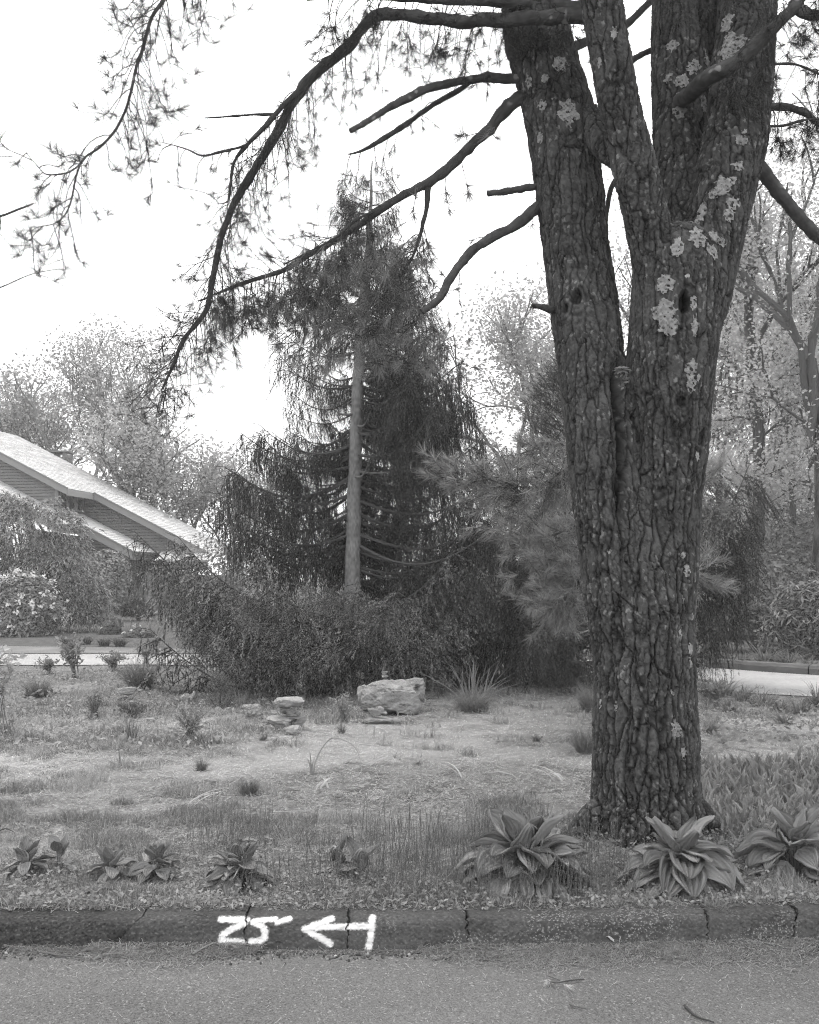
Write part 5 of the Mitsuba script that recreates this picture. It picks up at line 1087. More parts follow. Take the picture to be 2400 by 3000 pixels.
# ---------------------------------------------------------------- stones
def rock(key_name, label, px, py, wpx, hpx, Y, seed, cat='stone', group=None, depth=.8, flat=.0, tilt=0.0, facets=7, sub=4, rough=.075, yaw=None, extra=()):
    """A stone whose middle is seen at (px, py), wpx by hpx in the frame, at depth Y."""
    key = tag(name(key_name), label, cat, group)
    r = np.random.default_rng(seed); s = Y / FOC
    parts = []
    for (ox, oz, oy, sw, sh) in [(0, 0, 0, 1, 1)] + list(extra):
        m = trimesh.creation.icosphere(sub); v = np.array(m.vertices)
        for _ in range(facets):                                   # flat faces where it split
            n = unit(r.normal(size=3) * [1, 1, .8]); h = r.uniform(.5, .82); d = v @ n
            v = v - np.clip(d - h, 0, None)[:, None] * n
        n = unit([r.normal(0, .12), r.normal(0, .12), 1.0]); h = .62 - flat; d = v @ n
        v = v - np.clip(d - h, 0, None)[:, None] * n
        v = v / np.abs(v).max(0)
        q = v + seed * 3.1
        v = v * (1 + rough * 4 * (nz(q, 1.5, seed, 4) - .5))[:, None] * (1 + rough * 1.6 * (nz(q, 6, seed + 3, 3) - .5) - rough * .9 * np.exp(-((nz(q * [1, 1, 2.2], 2.2, seed + 7, 3) - .5) / .03) ** 2))[:, None]
        v = v * np.array([wpx * sw, max(wpx * sw * depth, hpx * sh * .8), hpx * sh]) * s * .5
        a = (r.uniform(-.5, .5) if yaw is None else yaw) * .5
        c_, s_ = math.cos(a), math.sin(a); v = v @ np.array([[c_, s_, 0], [-s_, c_, 0], [0, 0, 1]])
        c_, s_ = math.cos(tilt), math.sin(tilt); v = v @ np.array([[c_, 0, -s_], [0, 1, 0], [s_, 0, c_]])
        parts.append((v + P(px + ox, py + oz, Y + oy), m.faces))
    mm = Mesh()
    for v, f in parts: mm.add(v, f)
    v, f, c = mm.get(); scene[key] = ply((v, f), 'mat_stone', smooth=24)
    return key
YB_ = G(1150, 2092)[1]
rock('boulder', 'large pale angular boulder, biggest of the stones on the lawn', 1150, 2046, 190, 118, YB_, 3, 'boulder', depth=.7, rough=.07, facets=9, sub=4, flat=-.22, tilt=-.14, extra=[(-66, 4, .1, .52, .8), (50, -20, .2, .6, .72)])
rock('stone', 'small flat stone under the topmost pebble on the boulder', 1126, 1981, 24, 9, YB_ + .1, 4, group=None)
rock('stone', 'tiny rounded stone topping the little cairn on the boulder', 1127, 1971, 19, 11, YB_ + .1, 5)
Yf = G(1110, 2118)[1]
rock('stone', 'long low flat stone lying before the boulder', 1112, 2110, 118, 30, Yf, 6, depth=.6, flat=.15, tilt=.06)
rock('stone', 'pale stone resting on the long flat one before the boulder', 1099, 2083, 54, 29, Yf, 8, rough=.07, tilt=-.1)
rock('stone', 'little stone wedged beside the pale one before the boulder', 1126, 2089, 18, 11, Yf - .03, 9)
rock('pebble', 'small white pebble at the left foot of the long flat stone', 1074, 2123, 11, 5, G(1074, 2124)[1], 10, 'pebble')
Yc = G(840, 2138)[1]
rock('stone', 'big rounded base stone of the three stone cairn', 842, 2116, 118, 56, Yc, 12, rough=.06, depth=.8)
rock('stone', 'wedge shaped middle stone of the three stone cairn', 846, 2081, 62, 26, Yc, 13, tilt=.12, flat=-.1)
rock('stone', 'broad slab lying on top of the three stone cairn', 853, 2055, 103, 34, Yc, 14, depth=.6, flat=.12, tilt=-.05)
rock('pebble', 'small stone tucked under the cairn slab at its right', 874, 2089, 15, 15, Yc - .05, 15, 'stone')
rock('stone', 'pale pointed stone in front of the cairn', 853, 2140, 66, 30, G(853, 2152)[1], 16, rough=.08, tilt=-.1)
Yl = G(750, 2105)[1]
rock('stone', 'pale angular stone left of the cairn', 745, 2086, 72, 46, Yl, 17, rough=.07, facets=9)
rock('stone', 'low stone half buried between the cairn and the angular stone', 797, 2092, 42, 22, Yl, 18)
Y4 = G(368, 2056)[1]
rock('stone', 'rounded slab resting on two stones at the left of the lawn', 370, 2023, 60, 27, Y4, 19, depth=.6, flat=.05)
rock('stone', 'left one of the two stones under the rounded slab', 357, 2047, 36, 17, Y4, 20)
rock('stone', 'right one of the two stones under the rounded slab', 384, 2046, 26, 15, Y4, 21)
rock('stone', 'small stone just right of the rounded slab', 412, 2023, 20, 11, Y4 + .6, 22)
rock('stone', 'small dull stone farther right of the rounded slab', 440, 2030, 24, 12, Y4 + .5, 23)
Y5 = G(550, 2064)[1]
rock('stone', 'upright blocky stone, tallest of the small stone pile', 545, 2044, 38, 38, Y5, 24, facets=9)
rock('stone', 'dark slab leaning on the blocky stone of the pile', 569, 2042, 17, 38, Y5 - .02, 25, tilt=.35, depth=1.2)
rock('stone', 'dark stone at the right top of the small stone pile', 585, 2037, 17, 17, Y5, 26)
rock('stone', 'rounded stone at the right foot of the small stone pile', 597, 2053, 18, 14, Y5 - .08, 27)
rock('stone', 'little stone in the middle foot of the small stone pile', 584, 2055, 12, 9, Y5 - .1, 28)
rock('stone', 'small stone at the left foot of the small stone pile', 518, 2051, 22, 14, Y5, 29)
rock('pebble', 'smooth pale pebble lying on the lawn left of the twiggy shrub', 443, 2109, 27, 14, G(443, 2115)[1], 30, 'pebble')
rock('pebble', 'smaller pebble touching the smooth pale one', 459, 2103, 15, 9, G(459, 2108)[1], 31, 'pebble')
rock('pebble', 'flat pale stone on bare soil right of the twiggy shrub', 646, 2092, 24, 6, G(646, 2095)[1], 32, 'pebble')
rock('pebble', 'pale broken stone on bare soil beside the flat one', 624, 2087, 18, 11, G(624, 2092)[1], 33, 'pebble')
rock('stone', 'half hidden stone under the spruce behind the pine seedling', 668, 2036, 26, 14, G(668, 2043)[1], 34)

# ---------------------------------------------------------------- hostas
def hosta_leaf(c, az, pet_out, pet_up, pitch, L, W, roll, curl, seed):
    """One ribbed leaf on its stalk: (vertices, faces)."""
    r = np.random.default_rng(seed); ns, nt = 12, 23
    s, t = np.meshgrid(np.linspace(0, 1, ns), np.linspace(-1, 1, nt), indexing='ij')
    wd = W * .5 * (np.sin(np.pi * np.clip(s, 0, 1) ** .72) ** .75) * (1 - .12 * s)
    x = L * s; y = wd * t
    x = x - .10 * L * np.abs(t) ** 2 * (1 - s) ** 2                   # heart shaped foot
    zr_ = .05 * W * np.cos(t * np.pi * 5.5) * np.sin(np.pi * s) ** .5
    z = zr_ + curl * W * (np.abs(t) ** 1.6) * (1 - .5 * s) + .06 * W * np.sin(s * 9 + 3 * t + seed) * np.abs(t) ** 2
    p, zz = x.copy(), z.copy()
    # the blade bends down along its length
    a = pitch - np.cumsum(np.full(ns, (r.uniform(.2, .5) if pitch > .85 else r.uniform(.75, 1.25)) / ns)); dx = np.r_[0, np.cumsum(np.cos(a[:-1])) * L / (ns - 1)]; dz = np.r_[0, np.cumsum(np.sin(a[:-1])) * L / (ns - 1)]
    X = dx[:, None] - np.sin(a)[:, None] * z + (x - L * s) * np.cos(a)[:, None]; Z = dz[:, None] + np.cos(a)[:, None] * z + (x - L * s) * np.sin(a)[:, None]
    cr, sr = math.cos(roll), math.sin(roll)
    Yv, Z = y * cr - (Z - dz[:, None]) * sr, dz[:, None] + y * sr + (Z - dz[:, None]) * cr
    v = np.stack([X + pet_out, Yv, Z + pet_up], -1).reshape(-1, 3)
    i, j = np.meshgrid(np.arange(ns - 1), np.arange(nt - 1), indexing='ij')
    q = np.stack([i * nt + j, (i + 1) * nt + j, (i + 1) * nt + j + 1, i * nt + j + 1], -1).reshape(-1, 4)
    m = Mesh(); m.add(v, q, r.uniform(.13, .25))
    tube(m, [[.02, 0, -.02], [pet_out * .5, 0, pet_up * .65], [pet_out + .02 * L, 0, pet_up]], [.004, .0038, .003], 5, .2, n=6, cap=False)
    v, f, col = m.get()
    ca, sa = math.cos(az), math.sin(az)
    return v @ np.array([[ca, sa, 0], [-sa, ca, 0], [0, 0, 1]]) + c, f, col
def hosta(label, px, py, n, L, R, H, seed, inner=.25, group=None):
    key = tag(name('hosta'), label, 'hosta', group); c = G(px, py); r = np.random.default_rng(seed)
    for i in range(n):
        f = (i + .5) / n; az = i * 2.39996 + r.normal(0, .25)
        if f < inner: out, up, pitch = R * r.uniform(.05, .3), H * r.uniform(.6, 1.15), r.uniform(.9, 1.45)
        else:
            g = (f - inner) / (1 - inner); out = R * (.22 + .5 * g) * r.uniform(.85, 1.15); up = H * (.85 - .6 * g) * r.uniform(.85, 1.15); pitch = .75 - 1.1 * g + r.normal(0, .18)
        l = L * r.uniform(.75, 1.12)
        v, fc, col = hosta_leaf(c + np.array([0, 0, 0]), az, out, up, pitch, l, l * r.uniform(.68, .86), r.normal(0, .3), r.uniform(.05, .3), seed * 100 + i)
        z = gz(v[:, 0], v[:, 1]) + .004; v[:, 2] = np.maximum(v[:, 2], z)
        k = f'{key}__leaf' + ('' if i == 0 else f'_{i:03d}')
        put(k, (v, fc, col), 'mat_gloss_leaf', True)
hosta('largest hosta clump with broad ribbed leaves, left of the old pine foot', 1535, 2590, 58, .20, .25, .20, 1, .2)
hosta('hosta clump with one tall upright leaf, right before the old pine foot', 1992, 2590, 44, .20, .20, .18, 2, .12)
hosta('hosta clump at the right edge of the picture', 2322, 2560, 34, .19, .19, .18, 3, .2)
hosta('hosta at the left end of the kerb row', 78, 2566, 18, .095, .07, .10, 4, .35)
hosta('few leaved small hosta beside the leftmost hosta', 172, 2545, 6, .10, .05, .09, 5, .6)
hosta('dark hosta third from the left in the kerb row', 322, 2575, 17, .09, .09, .09, 6, .3)
hosta('hosta fourth from the left, touching the dark one', 455, 2570, 24, .09, .10, .10, 7, .3)
hosta('wide hosta above the first painted figure, biggest of the left row', 700, 2592, 42, .11, .15, .12, 8, .3)
hosta('faint small hosta in the weeds left of the large hosta', 990, 2565, 5, .13, .05, .08, 9, .5)
hosta('faint small hosta in the weeds, nearer to the large hosta', 1058, 2580, 6, .13, .06, .08, 10, .5)

# ---------------------------------------------------------------- plants dotted over the lawn
GC = dict(cat='grass clump')
grass_clump('grass_mound', 'rounded grass mound on the left of the lawn', 108, 2042, 130, 66, 900, (.12, .3), w=.006, lean=.5, **GC)
grass_clump('grass_mound', 'tall soft grass mound left of the spruce boughs', 410, 2018, 150, 100, 1100, (.12, .28), w=.006, lean=.38, **GC)
grass_clump('grass_mound', 'big arching grass mound at the foot of the yucca', 1385, 2085, 180, 75, 1100, (.12, .3), w=.006, lean=.55, **GC)
grass_clump('grass_mound', 'grass mound close to the left side of the old pine', 1726, 2085, 90, 100, 520, (.12, .3), w=.006, lean=.3, **GC)
grass_clump('grass_mound', 'long soft grass tuft just left of the old pine, nearer than the mound', 1712, 2205, 95, 95, 600, (.12, .28), w=.005, lean=.4, **GC)
grass_clump('grass_mound', 'arching tuft on the right of the old pine', 2085, 2150, 60, 60, 260, (.12, .3), w=.005, lean=.5, **GC)
grass_clump('yucca', 'spiky yucca with stiff pointed leaves right of the boulder', 1385, 2045, 250, 118, 46, (.2, .36), 'yucca', w=.028, lean=1.0, bend=.05, lmin=.7)
grass_clump('reed_clump', 'thin dry reeds standing behind the boulder', 1150, 1990, 110, 150, 60, (.3, .5), 'reeds', w=.008, lean=.16, bend=.25, lmin=.5)
grass_clump('iris_clump', 'upright iris blades before the rounded slab stone', 385, 2175, 70, 78, 46, (.14, .34), 'iris', w=.016, lean=.14, bend=.2, lmin=.5)
grass_clump('flopped_clump', 'flopped strap leaves lying below the iris', 350, 2245, 100, 66, 26, (.16, .34), 'plant', w=.014, lean=.8, bend=.9)
grass_clump('daffodil_clump', 'narrow upright daffodil blades left of the angular stone', 705, 2080, 60, 70, 30, (.16, .34), 'daffodils', w=.014, lean=.2, bend=.2)
grass_clump('daffodil_clump', 'lone daffodil clump in the bare middle of the lawn', 912, 2270, 34, 88, 8, (.14, .3), 'daffodils', w=.014, lean=.22, bend=.5, lmin=.6)
grass_clump('strap_clump', 'strap leaved clump under the spruce at the centre', 900, 2010, 140, 80, 120, (.12, .28), 'plant', w=.016, lean=.5, bend=.7)
grass_clump('strap_clump', 'dark strap leaved clump under the hanging spruce boughs', 660, 2000, 190, 60, 130, (.07, .17), 'plant', w=.022, lean=.6, bend=.7)
grass_clump('tuft', 'small grass tuft under the pale twiggy bush by the boulder', 1000, 2150, 36, 44, 120, (.1, .24), w=.005, lean=.4, **GC)
grass_clump('tuft', 'small tuft before the cairn on the left', 772, 2168, 34, 34, 110, (.12, .26), w=.005, lean=.5, **GC)
grass_clump('tuft', 'dark round tuft in the bare ground right of centre', 1572, 2172, 36, 32, 130, (.08, .18), w=.004, lean=.5, **GC)
grass_clump('tuft', 'tiny dark tuft in the bare ground below the boulder', 1225, 2240, 32, 24, 90, (.09, .2), w=.004, lean=.6, **GC)
grass_clump('tuft', 'shaggy tuft among the weeds left of the lone daffodils', 590, 2258, 54, 46, 240, (.1, .24), w=.004, lean=.35, **GC)
grass_clump('tuft', 'dark grassy tuft in the left foreground weeds', 730, 2330, 90, 60, 420, (.08, .2), w=.004, lean=.4, **GC)
grass_clump('tuft', 'fine grass tuft hanging over the kerb below the hosta with a tall leaf', 2100, 2668, 130, 52, 300, (.14, .34), w=.003, lean=.8, bend=1.0, **GC)
DL = [(2120, 2040, 90, 78), (2175, 2055, 80, 60), (2235, 2075, 100, 66), (2290, 2085, 70, 50), (2345, 2095, 90, 70), (2395, 2070, 80, 90), (2140, 2085, 70, 50), (2300, 2120, 100, 50)]
for (px, py, w, h), lab in zip(DL, ['spiky leaved daylily on the near edge of the drive, closest to the old pine', 'daylily second from the old pine along the near drive edge', 'daylily in the middle of the near drive edge', 'small daylily right of the middle of the near drive edge', 'arching daylily second from the right along the near drive edge', 'tall daylily at the right edge of the picture before the drive', 'low daylily below the one closest to the old pine', 'dark low daylily nearest to us among those along the drive']):
    grass_clump('daylily', lab, px, py, w, h, 90, (.09, .26), 'daylily', w=.018, lean=.45, bend=.9)
for (px, py, w, h), lab in zip([(2180, 1948, 60, 44), (2240, 1952, 110, 80), (2305, 1955, 100, 66), (2370, 1962, 70, 50), (2120, 1940, 60, 40)], ['daylily clump beyond the kerb of the drive, second from the left', 'largest daylily clump beyond the kerb of the drive', 'pale daylily clump beyond the kerb, right of the largest', 'daylily clump beyond the kerb at the right edge', 'daylily clump beyond the kerb nearest to the old pine']):
    grass_clump('daylily', lab, px, py, w, h, 150, (.1, .28), 'daylily', w=.024, lean=.5, bend=.9, Y=G(px, py)[1])
def bush(keyname, label, px, py, wpx, hpx, n, size, grey, nst=14, cat='shrub', aspect=.45, spreadt=.9, wood=.17, flare=1.0, rs=.004, dense=1.0, fine=3):
    """A small open shrub: stems fan from the ground and carry leaves along their upper parts."""
    key = tag(name(keyname), label, cat); b = G(px, py); s = b[1] / FOC; R, H = wpx * s * .5, hpx * s
    w, m = Mesh(), Mesh()
    for _ in range(nst):
        a = rng.uniform(0, 2 * np.pi); k = np.sqrt(rng.uniform(0, 1)) * spreadt
        e = b + np.array([np.cos(a) * R * k, np.sin(a) * R * k, H * rng.uniform(.65, 1.05) * (1 - .25 * k * k)])
        mid = b + (e - b) * .5 + np.array([0, 0, .08 * H]) - np.array([np.cos(a), np.sin(a), 0]) * R * .1 * flare
        p = path(np.array([b + rng.normal(0, .02 + R * .12, 3) * [1, 1, 0], mid, e]), 9)
        tube(w, p, np.linspace(rs, rs * .3, 9), 4, wood, cap=False)
        tips = [p[4:]]
        for _ in range(fine):
            k0 = rng.integers(3, 8); d = unit(p[k0] - p[k0 - 1] + rng.normal(0, .5, 3) + [0, 0, .2]); q = p[k0] + d * np.linspace(0, H * rng.uniform(.15, .35), 5)[:, None]
            tube(w, q, np.linspace(rs * .5, rs * .2, 5), 3, wood, cap=False); tips.append(q[1:])
        tp = np.vstack(tips); c = tp[rng.integers(0, len(tp), max(1, n // nst))] + rng.normal(0, size * .35, (max(1, n // nst), 3))
        leaves(m, c, rng.normal(0, .6, c.shape) + [0, -.2, .7], size * rng.uniform(.6, 1.2, len(c)), aspect, grey)
    put(key + '__stems', w, 'mat_wood'); put(key + '__foliage', m, 'mat_leaf'); labels[key + '__stems'] = {'kind': 'stuff'}; labels[key + '__foliage'] = {'kind': 'stuff'}
    return key
bush('twiggy_shrub', 'open twiggy shrub with small pale leaves left of the pale angular stone', 560, 2172, 165, 120, 900, .028, (.2, .42), 26)
bush('pale_bush', 'pale tipped little bush left of the long flat stone', 1004, 2115, 84, 82, 620, .035, (.26, .5), 20, aspect=.3)
bush('dark_bush', 'small dark upright bush on the left of the lawn', 275, 2108, 64, 84, 620, .022, (.07, .16), 22, aspect=.3)
bush('garden_shrub', 'leafy open shrub before the pale drive on the left', 212, 1985, 130, 125, 420, .075, (.18, .4), 14, rs=.009)
bush('weedy_bush', 'low weedy bush beside the drive right of the leafy open shrub', 330, 1965, 120, 60, 700, .05, (.16, .36), 18)
bush('weedy_bush', 'low weedy bush beside the drive left of the leafy open shrub', 140, 1975, 100, 50, 560, .05, (.16, .36), 14)
bush('weedy_bush', 'low weedy bush at the drive edge touching the spruce boughs', 430, 1950, 90, 70, 500, .05, (.16, .36), 14)
bush('weedy_bush', 'dull weedy bush in the rough left of the small stone pile', 390, 2105, 120, 50, 600, .035, (.1, .24), 16)
bush('sapling', 'leafy sapling at the left edge of the picture', -2, 2150, 120, 300, 230, .085, (.3, .55), 7, aspect=.55, rs=.0045, spreadt=.9, wood=.2)
bush('leafy_shrub', 'leafy shrub under the spruce left of its trunk', 925, 2018, 230, 120, 1500, .05, (.12, .28), 26)
bush('bright_shrub', 'bright small leaved shrub between the two spruces', 1340, 1990, 300, 390, 3400, .06, (.22, .46), 30, rs=.012, spreadt=.8)
bush('leafy_shrub', 'small leafy shrub at the foot of the yucca on the left', 1290, 2040, 110, 60, 420, .04, (.12, .28), 14)
bush('leafy_shrub', 'loose green shrub under the pine on the right beside the drive', 2090, 2070, 120, 80, 500, .045, (.12, .28), 16)
# evergreen seedlings
def seedling(keyname, label, px, py, wpx, hpx, n, tone, nl, cat, per=120, w=.0022, cl=.1):
    key = tag(name(keyname), label, cat); b = G(px, py); s = b[1] / FOC; H, R = hpx * s, wpx * s * .5
    wm, nm = Mesh(), Mesh(); tube(wm, [b, b + [0, 0, H * .95]], [.012, .003], 5, .09)
    f = rng.uniform(.05, 1, n); a = rng.uniform(0, 2 * np.pi, n); r = R * (1 - f) ** .8 * rng.uniform(.2, 1, n)
    o = b + np.stack([np.cos(a) * r, np.sin(a) * r, f * H], 1)
    d = unit(np.stack([np.cos(a), np.sin(a), np.full(n, 1.1)], 1) + rng.normal(0, .3, (n, 3)))
    cords(nm, o, d, cl * rng.uniform(.5, 1.2, n), per, nl, w, grey=tone, ang=(.25, .9))
    put(key + '__stem', wm, 'mat_wood'); put(key + '__foliage', nm, 'mat_needle'); labels[key + '__foliage'] = {'kind': 'stuff'}
seedling('cypress_seedling', 'feathery young cypress standing left of the boulder', 1028, 2045, 130, 175, 700, (.07, .17), .035, 'shrub', cl=.13)
seedling('pine_seedling', 'fluffy pine seedling between the stone pile and the daffodils', 645, 2075, 90, 90, 130, (.12, .3), .06, 'seedling', per=220, cl=.1, w=.0015)

# ---------------------------------------------------------------- grass, weeds and litter
def scatter(n, x0, x1, s0, s1):
    x = rng.uniform(x0, x1, n); s = rng.uniform(s0, s1, n); y = s + ky(x)
    return x, y, s
def rooted(x, y): return np.stack([x, y, gz(x, y) - .004], 1)
def away(x, y): return (np.hypot((x - 1.31) / .36, (y - 5.72) / .3) > 1)
m = Mesh()
for n, s0, s1, h, w, fr in [(200000, .15, 2.2, .055, .0032, 1.4), (120000, 2.0, 4.6, .06, .004, .9), (85000, 4.4, 8.6, .075, .0065, .8)]:
    x, y, s = scatter(n, -4.2, 4.6, s0, s1)
    q = np.stack([x, y, x * 0], -1); a = nz(q, 1.5, 41); b_ = nz(q, 4.5, 42)
    den = .35 * a + .65 * b_
    bare = ss(5.6, 7.2, y) * (1 - ss(9.4, 11, y)) * .55 * ss(-3, -.6, x)
    thr = .40 + .19 * ss(5.2, 6.5, y) + .16 * bare - .09 * ss(-.4, -1.6, x) - .1 * ss(7.6, 9.5, y) * ss(-.6, -2.2, x) - .06 * (s < .8)
    keep = (den + rng.normal(0, .045, n) > thr) & away(x, y)
    x, y, a, b_ = x[keep], y[keep], a[keep], b_[keep]; k = len(x)
    tall = np.clip(.55 + 2.6 * (b_ - .45), .4, 1.9)
    tone = np.where(rng.random(k) < .2, rng.uniform(.34, .58, k), rng.uniform(.15, .38, k) * (1.2 - .5 * (a > .52)))
    o = rooted(x, y)
    m2 = Mesh(); blades(m2, o, h * tall * rng.uniform(.5, 1.3, k), w * rng.uniform(.6, 1.4, k), lean=.45, bend=.6, grey=(.1, .2), seg=2)
    v, f, c = m2.get(); m.add(v, f, np.repeat(tone, len(v) // k))
put('lawn_grass', m, 'mat_leaf'); tag('lawn_grass', 'patchy rough grass of the lawn', 'grass', kind='stuff')
# low weeds with little round leaves, thick along the kerb
x, y, s = scatter(24000, -3.2, 3.4, .12, 1.5); q = np.stack([x, y, x * 0], -1)
keep = (nz(q, 2.2, 51) + .25 * ss(.9, .1, s) + .1 * ss(-.6, .6, x) > .56) & away(x, y); x, y = x[keep], y[keep]
o = rooted(x, y) + np.stack([x * 0, x * 0, rng.uniform(.01, .055, len(x))], 1)
m = Mesh(); leaves(m, o, rng.normal(0, .45, o.shape) + [0, -.2, 1], rng.uniform(.014, .034, len(x)), .5, (.16, .42)); put('low_weeds', m, 'mat_leaf'); tag('low_weeds', 'low small leaved weeds along the kerb', 'weeds', kind='stuff')
x = rng.uniform(-6.5, -1.2, 9000); y = rng.uniform(8.2, 16.0, 9000); q = np.stack([x, y, x * 0], -1); keep = (nz(q, .9, 54) > .5); x, y = x[keep], y[keep]; o = rooted(x, y); o[:, 2] += rng.uniform(.01, .16, len(x)) * nz(np.stack([x, y, x * 0], -1), 2.5, 55)
m = Mesh(); leaves(m, o, rng.normal(0, .6, o.shape) + [0, -.3, .8], rng.uniform(.03, .08, len(x)), .45, (.18, .46)); put('rough_weeds', m, 'mat_leaf'); tag('rough_weeds', 'rough leafy weeds on the left towards the drive', 'weeds', kind='stuff')
# seeding sorrel stalks
x, y, s = scatter(1500, -1.2, 1.05, .18, 1.5); q = np.stack([x, y, x * 0], -1); keep = (nz(q, 2.0, 61) + .16 * ss(-.6, 0, x) > .58); x, y = x[keep], y[keep]
x2, y2 = np.r_[x, rng.uniform(.2, .95, 110)], np.r_[y, rng.uniform(4.5, 4.75, 110)]
o = rooted(x2, y2); k = len(o); m = Mesh(); H_ = rng.uniform(.1, .24, k); d = unit(rng.normal(0, .14, (k, 3)) + [0, 0, 1])
for i in range(k): tube(m, [o[i], o[i] + d[i] * H_[i]], [.0012, .0008], 3, .2, cap=False)
cords(m, o + d * (H_ * .5)[:, None], d, H_ * .5, 190, .007, .0016, grey=(.2, .38), ang=(.4, 1.3))
put('sorrel_stalks', m, 'mat_leaf'); tag('sorrel_stalks', 'thin seeding weed stalks standing round the large hosta', 'weeds', kind='stuff')
# lily of the valley right of the pine
x = rng.uniform(1.62, 3.6, 1900); y = rng.uniform(5.2, 7.9, 1900); q = np.stack([x, y, x * 0], -1); keep = (nz(q, 1.6, 71) > .46) & (y - 5.2 > .9 * (1.9 - x)); x, y = x[keep], y[keep]; k = len(x)
m = Mesh(); blades(m, rooted(x, y), rng.uniform(.08, .14, k), rng.uniform(.026, .045, k), lean=.3, bend=.5, grey=(.13, .33), seg=3)
blades(m, rooted(x + .02, y + .02), rng.uniform(.06, .12, k), rng.uniform(.024, .04, k), lean=.4, bend=.5, grey=(.13, .33), seg=3)
put('lily_bed', m, 'mat_leaf'); tag('lily_bed', 'bed of broad upright leaves right of the old pine', 'ground cover', kind='stuff')
x = rng.uniform(1.7, 5.5, 2600); y = rng.uniform(8.2, 11.6, 2600); k = len(x); m = Mesh(); o = rooted(x, y); o[:, 2] += rng.uniform(.01, .09, k)
leaves(m, o, rng.normal(0, .45, o.shape) + [0, -.2, 1], rng.uniform(.03, .075, k), .5, (.13, .34)); put('ground_cover', m, 'mat_leaf'); tag('ground_cover', 'leafy ground cover before the drive on the right', 'ground cover', kind='stuff')
# fallen needles and dead grass
def slivers(n, pts, ln, w, grey, flat=.12):
    d = rng.normal(size=(n, 3)); d[:, 2] *= flat; d = unit(d); s_ = unit(np.cross(d, [0, 0, 1.0])) * w; l = d * (ln * rng.uniform(.4, 1.2, n))[:, None] * .5
    v = np.stack([pts - l - s_, pts - l + s_, pts + l], 1).reshape(-1, 3); return v, np.arange(3 * n).reshape(-1, 3), np.repeat(rng.uniform(*grey, n), 3)
m = Mesh()
for n, s0, s1, ln, w in [(42000, .13, 2.4, .07, .0014), (26000, 2.2, 5.0, .085, .0022), (14000, 4.8, 8.2, .10, .004)]:
    x, y, s = scatter(n, -4.0, 4.4, s0, s1); o = rooted(x, y); o[:, 2] += rng.uniform(.006, .022, n); m.add(*slivers(n, o, ln, w, (.28, .68)))
put('lawn_litter', m, 'mat_needle'); tag('lawn_litter', 'fallen needles and dry grass over the lawn', 'litter', kind='stuff')
m = Mesh()
def gut(px): return (px - 1200) / FOC * 4.2
for a, b_, n, d0, hh in [(0, 260, 1500, .05, .02), (250, 700, 5200, .15, .035), (600, 760, 1200, .09, .03), (760, 1260, 1100, .045, .008), (1230, 1420, 2200, .08, .02), (1300, 2000, 9000, .15, .03), (1560, 1720, 900, .25, .012), (1900, 2420, 6500, .17, .03), (0, 2400, 700, .9, .004)]:
    x = rng.uniform(gut(a), gut(b_), n); e = np.sin(np.pi * (x - gut(a)) / (gut(b_) - gut(a))) ** .4
    d = np.abs(rng.normal(0, .5, n)) * d0 * (e + .15) * (.6 + .8 * nz(np.stack([x * 3, x * 0, x * 0], -1), 2, 81)); y = ky(x) - d + .012
    z = hh * rng.uniform(0, 1, n) * np.clip(1 - d / d0, .1, 1) + .004
    m.add(*slivers(n, np.stack([x, y, z], 1), .06, .0014, (.14, .5), .2))
put('gutter_litter', m, 'mat_needle'); tag('gutter_litter', 'drift of fallen needles along the foot of the kerb', 'litter', kind='stuff')
# dirt the drift lies on
m = Mesh()
for k in range(1500):
    x = rng.uniform(-2.2, 2.2); y = ky(x) - abs(rng.normal(0, .05)) - .005; r = rng.uniform(.002, .007)
    t_ = trimesh.creation.icosphere(0); m.add(np.array(t_.vertices) * r * rng.uniform(.6, 1.3, 3) + [x, y, r * .5], t_.faces, rng.uniform(.08, .5) if rng.random() < .25 else rng.uniform(.05, .15))
put('gutter_grit', m, 'mat_wood'); tag('gutter_grit', 'grit and crumbs along the foot of the kerb', 'grit', kind='stuff')
def stick(label, pts, r, grey=.16, cat='stick', key='stick', forks=0):
    k = tag(name(key), label, cat); m = Mesh(); p = path(np.array(pts, float), 16); tube(m, p + (nz(p, 20, 3)[:, None] - .5) * r * 3 * [1, 1, .3], np.linspace(r, r * .45, 16), 7, grey, rough=.5)
    for i in range(forks):
        a = p[4 + 4 * i]; e = a + (p[8] - p[2]) * rng.uniform(.3, .6) + [0, rng.choice([-1, 1]) * rng.uniform(.05, .1), .005]; tube(m, [a, (a + e) / 2 + [0, 0, .01], e], [r * .6, r * .4, r * .2], 5, grey)
    put(k, m, 'mat_wood', True)
def RD(px, py, z=.008):
    Y = (EYE - z) * FOC / (py - HORIZON); return [(px - 1200) / FOC * Y, Y, z]
def GL(px, py, h=.012): g = G(px, py); return [g[0], g[1], g[2] + h]
stick('curved stick leaning on the kerb above the pale scrap', [RD(1705, 2752, .03), RD(1760, 2735, .05), RD(1845, 2728, .05)], .006, .16)
stick('long curved twig in the needle drift below the kerb, left of the pale scrap', [RD(1305, 2808), RD(1380, 2775, .02), RD(1500, 2783, .02), RD(1620, 2768, .02)], .006, .14, forks=1)
stick('long bent twig in the needle drift at the right', [RD(2040, 2778, .015), RD(2130, 2757, .02), RD(2200, 2758, .025), RD(2310, 2778, .015)], .006, .18)
stick('dark curved stick on the asphalt at the bottom right', [RD(2005, 2948), RD(2025, 2968), RD(2060, 2985), RD(2090, 2997)], .006, .07)
stick('short twig on the asphalt right of the needle fans', [RD(1668, 2942), RD(1695, 2952), RD(1730, 2957)], .0025, .1)
